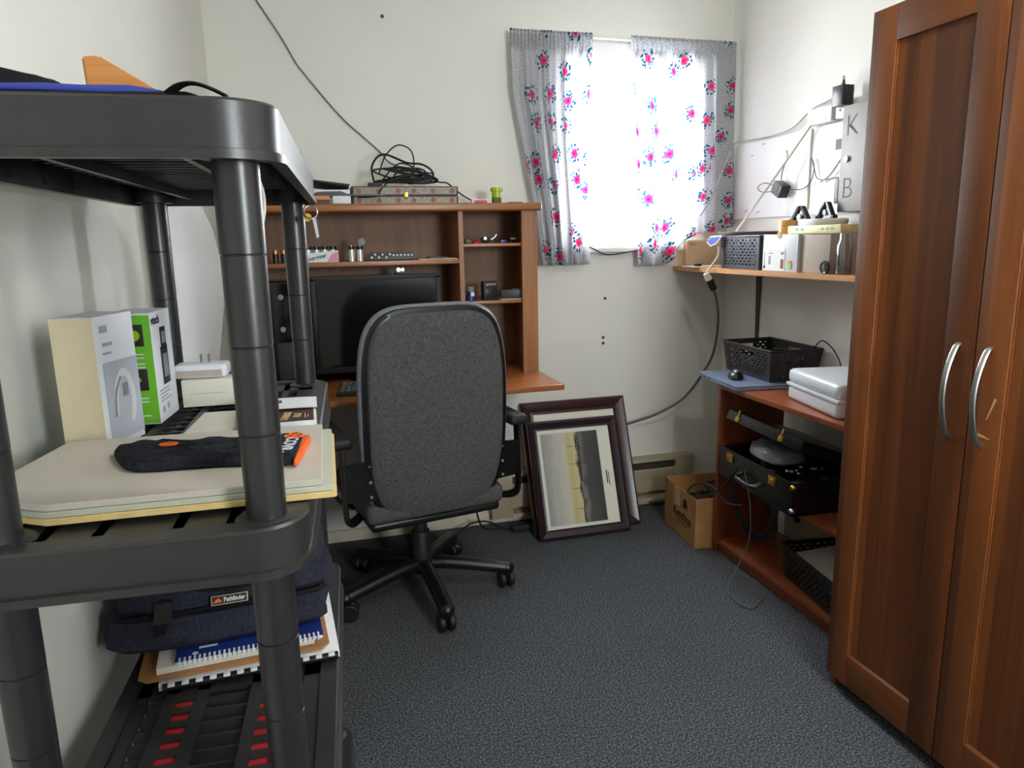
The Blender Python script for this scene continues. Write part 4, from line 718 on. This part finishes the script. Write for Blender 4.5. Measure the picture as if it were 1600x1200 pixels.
# ---------------------------------------------------------------- storage rack on the left
t = thing('storage_rack', 'dark grey plastic four tier storage rack along the left wall', 'storage rack', (-.063, .80, 0), R(-3)); RACK = t
XL, XR, YF, YB, RC = -.308, .045, -.045, .835, .058
def rrect(ins, n=8):
    P = []
    for cx, cy, a0 in ((XR-RC, YB-RC, 0), (XL+RC, YB-RC, 90), (XL+RC, YF+RC, 180), (XR-RC, YF+RC, 270)):
        for i in range(n+1): a = R(a0+90*i/n); P.append((cx+(RC-ins)*cos(a), cy+(RC-ins)*sin(a)))
    return P
ZS = (1.437, 1.007, .577, .147); TH = .056
for iz, zt in enumerate(ZS):
    b = B(); rings = []
    for ins, z in ((.030, zt), (.003, zt), (0, zt-.003), (.001, zt-TH+.010), (-.004, zt-TH+.009), (-.004, zt-TH), (.010, zt-TH), (.010, zt-.008), (.030, zt-.008)): rings.append([b.bm.verts.new((x, y, z)) for x, y in rrect(ins)])
    n = len(rings[0])
    for k in range(len(rings)):
        A, C_ = rings[k], rings[(k+1) % len(rings)]
        for i in range(n): b.bm.faces.new((A[i], A[(i+1) % n], C_[(i+1) % n], C_[i]))
    tr = b.build('shelf_tray', 'plastic', t, recalc=True, ang=30)
    b = B(); d0, d1 = zt-.012, zt-.004
    for x0, x1 in ((XL+.02, XL+.050), (-.232, -.165), (-.098, -.031), (XR-.058, XR-.02)): 
        if iz == 2 and x0 in (-.232, -.098):
            b.box(x0, x0+.019, YF+.02, YB-.02, d0, d1); b.box(x1-.019, x1, YF+.02, YB-.02, d0, d1)
        elif x0 in (-.232, -.098):
            b.box(x0, x0+.012, YF+.02, YB-.02, d0, d1); b.box(x1-.012, x1, YF+.02, YB-.02, d0, d1)
        else: b.box(x0, x1, YF+.02, YB-.02, d0, d1)
    for y0, y1 in ((YF+.02, YF+.10), (YB-.10, YB-.02), (.375, .415)): b.box(XL+.02, XR-.02, y0, y1, d0, d1)
    b.build('deck_bands', 'plastic', tr)
    b = B()
    y = YF+.10
    while y < YB-.10: b.box(XL+.045, XR-.05, y, y+.006 if iz != 2 else y+.005, zt-.030, d0+.003); y += .0335
    if iz == 2:
        y = YF+.10
        while y < YB-.10:
            for x0 in (-.213, -.079): b.box(x0, x0+.029, y-.004, y+.011, d0, d1)
            y += .0335
    b.build('deck_ribs', 'plastic', tr)
    b = B()
    for px_, py_ in ((0, 0), (-.263, 0), (0, .79), (-.263, .79)): b.lathe([(0, zt-TH+.004), (.034, zt-TH+.004), (.034, zt-.002), (.030, zt+.001), (0, zt+.001)], (px_, py_, 0), 24)
    for x0 in (-.20, -.06): b.box(x0-.004, x0+.004, YF+.01, YB-.01, zt-TH+.012, zt-.012)
    for y in [YF+.06+.11*i for i in range(8)]:
        for xx in (XL+.009, XR-.015): b.box(xx, xx+.006, y, y+.004, zt-TH+.006, zt-.01)
    for x in [XL+.07+.055*i for i in range(5)]: b.box(x, x+.004, YF+.009, YF+.016, zt-TH+.006, zt-.01)
    b.build('corner_sockets', 'plastic', tr)
    if iz == 2:
        y = YF+.10
        while y < .40:
            for x0 in (-.216, -.082): B().box(x0+.003, x0+.032, y+.0112, y+.0288, zt-.016, zt-.0085).build('red_insert', 'red', tr)
            y += .0335
for px_, py_ in ((0, 0), (-.263, 0), (0, .79), (-.263, .79)):
    for ztop, zbot in zip(ZS, ZS[1:]):
        a, c = zbot, ztop-TH+.004; prof = [(0, a)]
        for q in range(4):
            z0 = a+(c-a)*q/4; z1 = a+(c-a)*(q+1)/4; rr = .0215+.0020*q/4; prof += [(rr, z0+.0012), (rr+.0003, z1-.0012), (rr-.0010, z1-.0005), (rr-.0010, z1)]
        prof += [(0, c)]; B().lathe(prof, (px_, py_, 0), 28).build('post', 'post', t)
    B().lathe([(0, 0), (.022, 0), (.0225, .095), (0, .095)], (px_, py_, 0), 24).build('foot', 'post', t)

# items on the top tray
TT = ZS[0]+.002
t = thing('folded_bag', 'black and blue folded bag lying on the top rack shelf', 'bag', (-.25, 1.0, TT)); part(B().pillow([(-.385, .86), (-.14, .80), (-.085, .82), (-.10, 1.05), (-.385, 1.08)], TT, .011, .9, .4, .001), 'lower_layer', 'bagblack', t); part(B().pillow([(-.382, .87), (-.17, .83), (-.115, .88), (-.13, 1.04), (-.382, 1.07)], TT+.010, .011, .9, .4, .001), 'blue_layer', 'bluefab', t); part(B().pillow([(-.384, .88), (-.27, .87), (-.235, .95), (-.26, 1.05), (-.384, 1.07)], TT+.020, .022, .85, .35, .002), 'upper_layer', 'bagblack', t)
part(B().tube([(-.118, .805, TT+.008), (-.106, .797, TT+.014), (-.093, .792, TT+.015), (-.078, .788, TT+.010), (-.064, .786, TT+.003)], (.0018, .007), 8, flat=(0, 0, 1)), 'strap', 'bagblack', t)
solo(B().prism([(-.285, 1.22, TT), (-.290, 1.22, TT+.130), (-.268, 1.22, TT+.132), (-.180, 1.22, TT+.078), (-.170, 1.22, TT+.040), (-.165, 1.22, TT)], (.0, .03, 0), .003), 'wooden_bracket', 'bracketwood', 'cut piece of orange pine board standing on the top rack shelf', 'wood piece')
t = thing('key_ring', 'ring of keys hanging at the far corner of the top rack shelf', 'keys', (0, 1.50, 1.33)); kp = V((.012, 1.52, 1.372))
part(B().tube([kp+V((.013*cos(a), .006*sin(a), -.010+.013*sin(a))) for a in [2*pi*i/12 for i in range(12)]], .0022, 6, True, 2), 'ring', 'steel', t)
part(B().cyl(kp+V((-.006, -.004, -.020)), kp+V((-.006, -.001, -.020)), .008), 'key_fob', 'gold', t); part(B().prism([kp+V((.003, -.002, -.022)), kp+V((.010, -.002, -.022)), kp+V((.014, -.002, -.058)), kp+V((.009, -.002, -.061))], (0, .002, 0)), 'key', 'steel', t); part(B().prism([kp+V((.008, .003, -.022)), kp+V((.015, .003, -.022)), kp+V((.017, .003, -.052)), kp+V((.012, .003, -.055))], (0, .002, 0)), 'key', 'heaterdark', t)
tag(B().tube([at(402, 275, 1, .87), at(411, 300, 1, .87), at(413, 330, 1, .87), at(408, 360, 1, .85)], .0018, 7).build('bent_wire', 'cordwhite'), 'bent cream wire hanging beside the front rack post', 'wire')

# items on the middle tray
TM = ZS[1]+.0015
bo = [(-.292, .836), (.012, .830), (.018, 1.10), (-.345, 1.12), (-.368, .99), (-.362, .88)]
solo(B().prism([(x*1.0+.002, y, TM) for x, y in bo], (0, 0, .0075), .001), 'insulation_board', 'board3', 'yellow edged board at the bottom of the board stack on the rack', 'board', 'boards stacked on the rack')
solo(B().prism([(x-.001, y+.002, TM+.008) for x, y in bo], (0, 0, .0065), .001), 'wallboard', 'board2', 'green grey board in the middle of the board stack on the rack', 'board', 'boards stacked on the rack')
solo(B().prism([(x-(.014 if x > -.1 else 0), y+.004, TM+.015) for x, y in bo], (0, 0, .0075), .001), 'wallboard', 'board', 'grey board on top of the board stack on the rack', 'board', 'boards stacked on the rack')
ZB = TM+.0228
t = thing('pouch', 'black soft pouch with an orange end on the grey board', 'pouch', (-.13, .96, ZB)); part(B().pillow([(-.262, 1.035), (-.235, .945), (-.205, .925), (-.12, .917), (-.045, .895), (-.034, .91), (-.022, .985), (-.10, 1.01), (-.19, 1.025)], ZB, .018, .8, .35, .0022), 'body', 'pouch', t)
part(B().prism([(-.0335, .884, ZB+.0015), (-.0285, .890, ZB+.0015), (-.012, .995, ZB+.0015), (-.024, 1.0, ZB+.0015)], (0, 0, .011), .002), 'orange_end', 'orange', t)
part(B().prism([(-.068, .903, ZB+.004), (-.034, .890, ZB+.004), (-.022, .992, ZB+.004), (-.052, .998, ZB+.004)], (0, 0, .014), .003), 'label_band', 'bag', t)
text('COVR', .022, (-.040, .935, ZB+.0186), (-.16, -.98, 0), (.98, -.16, 0), 'boxwhite', t, world=True, bold=.0006)
for q in ((0, .006), (.006, -.004), (-.006, -.004)): part(B().tube([(-.034+q[0]+.006*cos(a), .977+q[1]+.006*sin(a), ZB+.0186) for a in [2*pi*i/10 for i in range(10)]], .0012, 6, True, 2), 'clover_logo', 'orange', t)
part(B().cyl((-.049, .900, ZB+.0180), (-.049, .900, ZB+.0186), .005), 'orange_dot', 'orange', t); part(B().tube([(-.20, .985, ZB+.0185), (-.188, .99, ZB+.019), (-.178, .985, ZB+.0185), (-.188, .98, ZB+.019)], .0018, 6, True), 'orange_emblem', 'orange', t)
t = thing('massager_carton', 'white product box with a neck massager picture standing on the rack', 'box', (-.298, 1.132, TM), R(-17.5)); w_, l_, h_ = .062, .100, .196
B().box(-w_, 0, 0, l_, 0, h_, .0008).build('body', 'boxwhite', t); B().box(-w_-.0004, 0, -.0012, -.0002, 0, h_-.001).build('cream_end_panel', 'cream', t); B().box(.0002, .0010, .012, l_-.001, .010, .128).build('picture_panel', 'boxpic', t)
B().tube([(.0012, .030, .048), (.0012, .036, .085), (.0012, .052, .108), (.0012, .070, .100), (.0012, .078, .07), (.0012, .074, .042), (.0012, .066, .030)], (.0004, .0065), 8, sm=6, flat=(1, 0, 0)).build('massager_picture', 'devl', t); B().tube([(.0016, .028, .046), (.0016, .033, .080), (.0016, .050, .103)], (.0004, .0025), 8, sm=6, flat=(1, 0, 0)).build('massager_shade', 'dev', t); B().box(.0008, .0014, .052, .066, .072, .092).build('massager_strap', 'dev', t)
B().box(.0002, .0009, .014, .032, .172, .182).build('logo_block', 'greyink', t); b = B(); b.box(.0002, .0009, .016, .040, .152, .157); b.box(.0002, .0009, .016, .036, .140, .143); b.build('printed_lines', 'greyink', t)
t = thing('phone_carton', 'green and white cordless phone box standing on the rack', 'box', (-.256, 1.292, TM), R(-6)); w_, l_, h_ = .070, .108, .186
B().box(-w_, 0, 0, l_, 0, h_, .0008).build('body', 'boxwhite', t); B().box(-w_, -.0003, -.0010, -.0002, .002, h_-.003).build('green_panel', 'green', t)
for z in (.058, .132): B().box(-.042, -.012, -.0018, -.0008, z, z+.036, .0004).build('dark_square', 'ink', t); B().cyl((-.026, -.0024, z+.018), (-.026, -.0016, z+.018), .009 if z > .1 else .004).build('glowing_key', 'lime', t)
b = B()
for z in (.118, .112, .102, .096, .044, .038, .014): b.box(-.036, -.014, -.0015, -.0009, z, z+.0018)
b.build('printed_lines', 'boxwhite', t)
text('vtech', .020, (.0006, .026, .172), (0, 1, 0), (0, 0, 1), 'ink', t, bold=.0004); B().box(.0002, .0012,   .038, .074, .060, .125, .0004).build('handset_picture', 'ink', t); B().box(.0002, .0012,   .044, .072, .120, .158, .0004).build('handset_picture', 'ink', t); B().box(.0008, .0016, .048, .068, .130, .150).build('handset_screen', 'dev', t); B().box(.0008, .0016, .044, .068, .072, .112).build('keypad_picture', 'dev', t)
b = B(); [b.box(.0002, .0009, .012, .012+ll, z, z+.002) for z, ll in ((.052, .05), (.046, .055), (.040, .04), (.034, .058))]; b.cyl((.0002, .022, .020), (.001, .022, .020), .006); b.cyl((.0002, .05, .022), (.001, .05, .022), .006); b.build('printed_text', 'greyink', t)
t = thing('white_carton', 'flat white box under the charger on the rack', 'box', (-.19, 1.445, TM), R(-2)); B().box(-.048, .050, -.035, .030, 0, .050, .001).build('body', 'paper2', t); B().box(-.035, .03, -.0356, -.0350, .024, .0248).build('printed_line', 'greyink', t)
t = thing('usb_charger', 'white plug-in charger lying prongs up on the flat white box', 'charger', (-.200, 1.448, TM+.0505), R(-4)); B().box(-.052, .042, -.030, .026, 0, .026, .009, 3).build('body', 'wplastic', t); B().box(-.046, .034, -.0306, -.0296, .004, .016).build('printed_label', 'greycard', t)
for x in (-.006, .008): B().box(x-.001, x+.001, -.006, .002, .025, .042).build('prong', 'steel', t)
solo(B().tube([(-.150, 1.44, TM+.056), (-.138, 1.43, TM+.058), (-.130, 1.44, TM+.053), (-.138, 1.455, TM+.050), (-.20, 1.475, TM+.0505)], (.0022, .004), 6), 'charger_cable', 'keycase', 'short dark cable beside the white charger', 'cable')
t = thing('book', 'dark brown book with gold lettering lying on the rack', 'book', (-.06, 1.25, TM)); part(B().box(-.125, -.006, 1.184, 1.305, TM+.0015, TM+.011), 'pages', 'paper', t); part(B().box(-.126, -.0085, 1.185, 1.306, TM+.0112, TM+.0128), 'front_cover', 'brown', t); part(B().box(-.126, -.004, 1.182, 1.306, TM, TM+.0014), 'back_cover', 'paper2', t)
text('CAMBRIDGE', .017, (-.052, 1.218, TM+.0130), (.12, 1, 0), (-1, .12, 0), 'goldink', t, world=True, bold=.0003, sx=.62); text('BLUE', .017, (-.034, 1.220, TM+.0130), (.12, 1, 0), (-1, .12, 0), 'goldink', t, world=True, bold=.0003, sx=.7); b = B(); b.box(-.023, -.021, 1.197, 1.230, TM+.0128, TM+.0132); b.box(-.018, -.0165, 1.200, 1.222, TM+.0128, TM+.0132); part(b, 'small_lettering', 'goldink', t); part(B().prism([(-.082, 1.217, TM+.0129), (-.10, 1.222, TM+.0129), (-.10, 1.206, TM+.0129)], (0, 0, .0003)), 'cover_emblem', 'boxwhite', t)
solo(B().grid(8, 6, lambda u, v: V((-.128+.126*u, 1.258+.080*v+.004*u, TM+.0150+.002*sin(u*3)+.002*v*v)), None).grid(8, 6, lambda u, v: V((-.128+.126*u, 1.258+.080*v+.004*u, TM+.0142+.002*sin(u*3)+.002*v*v))), 'instruction_sheet', 'paper', 'white printed sheet lying over the brown book', 'paper')
solo(B().tube([(-.105, 1.268, TM+.021), (-.085, 1.288, TM+.0225), (-.062, 1.300, TM+.021)], .0026, 8), 'pen', 'keycase', 'dark pen lying on the white sheet', 'pen')
solo(B().prism([(-.215, 1.135, TM), (-.13, 1.14, TM), (-.128, 1.345, TM), (-.195, 1.35, TM)], (0, 0, .0012)), 'loose_paper', 'paper2', 'pale paper lying on the rack in front of the flat white box', 'paper')

# items on the third tray
TL = ZS[2]+.0015
t = thing('bound_booklet', 'white booklet with a black comb spine under the laptop bag', 'booklet', (-.16, 1.345, TL+.002), R(3)); B().box(-.135, .158, -.148, .20, .003, .010, .0005).build('pages', 'paper', t); B().box(-.135, .158, -.150, .20, .0, .003).build('back_cover', 'paper', t); B().cyl((-.128, -.153, .006), (.155, -.153, .006), .0065, n=10).build('comb_spine', 'black', t)
for i in range(13): B().box(-.120+i*.0215, -.109+i*.0215, -.1605, -.151, .009, .0135, .0015).build('comb_tooth', 'boxwhite', t)
t = thing('clipboard', 'brown hardboard clipboard under the laptop bag', 'clipboard', (-.18, 1.350, TL+.0165), R(4)); B().prism([(-.150, -.135, 0), (-.135, -.150, 0), (.145, -.150, 0), (.160, -.135, 0), (.160, .19, 0), (-.150, .19, 0)], (0, 0, .004), .001).build('board', 'clip', t); B().box(-.150, -.130, -.02, .08, .0045, .012, .003).build('clip', 'steel', t)
solo(B().box(-.118, .138, -.130, .17, 0, .012, .001, mat=Mx.Translation((-.185, 1.345, TL+.0208)) @ Mx.Rotation(R(5), 4, 'Z')), 'paper_stack', 'paper2', 'stack of white papers on the brown clipboard', 'papers')
t = thing('notebook', 'blue spiral notebook between the papers and the laptop bag', 'notebook', (-.165, 1.340, TL+.0332), R(4)); B().box(-.105, .135, -.128, .16, 0, .006).build('pages', 'paper', t); B().box(-.106, .136, -.129, .161, .006, .0075).build('cover', 'blue', t)
for i in range(30): B().box(-.10+i*.0078, -.0965+i*.0078, -.134, -.120, .001, .0088).build('spiral_coil', 'boxwhite', t)
for q in (-.075, .06): B().cyl((q, -.112, .0074), (q, -.112, .0078), .005).build('white_mark', 'boxwhite', t)
B().box(-.07, -.04, -.098, -.092, .0074, .0078).build('white_mark', 'boxwhite', t)
ZG = TL+.043
t = thing('laptop_bag', 'navy blue laptop bag lying flat on the third rack shelf', 'bag', (-.192, 1.405, ZG), R(3)); 
B().pillow([(-.172, -.155), (.135, -.155), (.175, -.10), (.175, .15), (-.165, .15), (-.175, .0)], 0, .062, .95, .35, .0015).build('lower_section', 'bag', t)
B().pillow([(-.150, -.140), (.145, -.140), (.165, -.08), (.165, .15), (-.14, .15), (-.152, .0)], .058, .085, .82, .25, .003).build('upper_section', 'bag', t)
B().tube([(-.165, -.148, .062), (.14, -.148, .062), (.168, -.09, .062), (.168, .10, .062)], .004, 8, sm=4).build('piping', 'bagblack', t); B().tube([(-.162, -.145, .070), (.14, -.145, .070), (.166, -.09, .070), (.166, .10, .070)], .002, 8, sm=4).build('zipper', 'bagblack', t)
B().prism([(-.112, -.164, .050), (-.082, -.164, .050), (-.078, -.158, .088), (-.106, -.158, .088)], (0, .008, 0), .002).build('buckle', 'black', t); B().prism([(-.108, -.163, .051), (-.086, -.163, .051), (-.104, -.163, .015), (-.118, -.163, .012)], (0, .003, 0)).build('strap_tail', 'bagblack', t); B().prism([(-.100, -.150, .088), (-.08, -.150, .088), (-.07, -.135, .115), (-.092, -.135, .115)], (0, .008, 0)).build('strap', 'bagblack', t)
B().tube([(-.06, -.125, .118), (-.05, -.155, .112), (0, -.172, .108), (.06, -.172, .110), (.10, -.150, .116), (.11, -.12, .12)], (.006, .014), 8, sm=6, flat=(0, 0, 1)).build('handle', 'bagblack', t)
nb = V((0, -.80, .60)).normalized(); e1 = V((1, 0, 0)); e2 = nb.cross(e1)*-1; e2 = e1.cross(nb)*-1
bp0 = V((.012, -.1625, .079)); mb = Mx((e1, V((0, .35, .94)).normalized(), V((0, -.94, .35)).normalized())).transposed().to_4x4(); mb.translation = bp0
B().box(-.030, .030, -.008, .008, -.004, .003, .001, mat=mb).build('badge', 'goldink', t); B().box(-.028, .028, -.0065, .0065, .002, .0036, mat=mb).build('badge_face', 'ink', t); B().prism([mb @ V(q) for q in ((-.027, -.004, .0037), (-.012, -.003, .0037), (-.017, .004, .0037), (-.022, .001, .0037))], (0, -.0003, 0)).build('badge_emblem', 'orange', t)
text('Pathfinder', .0105, mb @ V((.008, 0, .0040)), (1, 0, 0), (0, .35, .94), 'boxwhite', t, bold=.0003, sx=.8)
# paper sheet standing against the left wall
edge = [(343, 565, 2.50), (345, 540, 2.50), (350, 490, 2.56), (355, 450, 2.60), (351, 420, 2.60), (335, 360, 2.57), (315, 318, 2.55), (300, 280, 2.54)]
EP = [at(x, y, 1, Y) for x, y, Y in edge]; zz = [p.z for p in EP]
def sh(u, v):
    z = .06+(1.50-.06)*v
    q = EP[0] if z <= zz[0] else (EP[-1] if z >= zz[-1] else None)
    if q is None:
        for a, c in zip(EP, EP[1:]):
            if a.z <= z <= c.z: q = a.lerp(c, (z-a.z)/(c.z-a.z))
    xr_ = max(q.x, LW(q.y)+.006); y = 1.90+(q.y-1.90)*u; x = LW(1.9)+.02+(xr_-LW(1.9)-.02)*u
    return V((max(x+.012*sin(u*3.1)+.003*sin(9*v+3*u), LW(y)+.008), y, z))
tag(B().grid(24, 50, sh).build('paper_sheet', 'paper', sol=.0012, ang=180), 'large curled sheet of white paper against the left wall behind the rack', 'paper sheet')
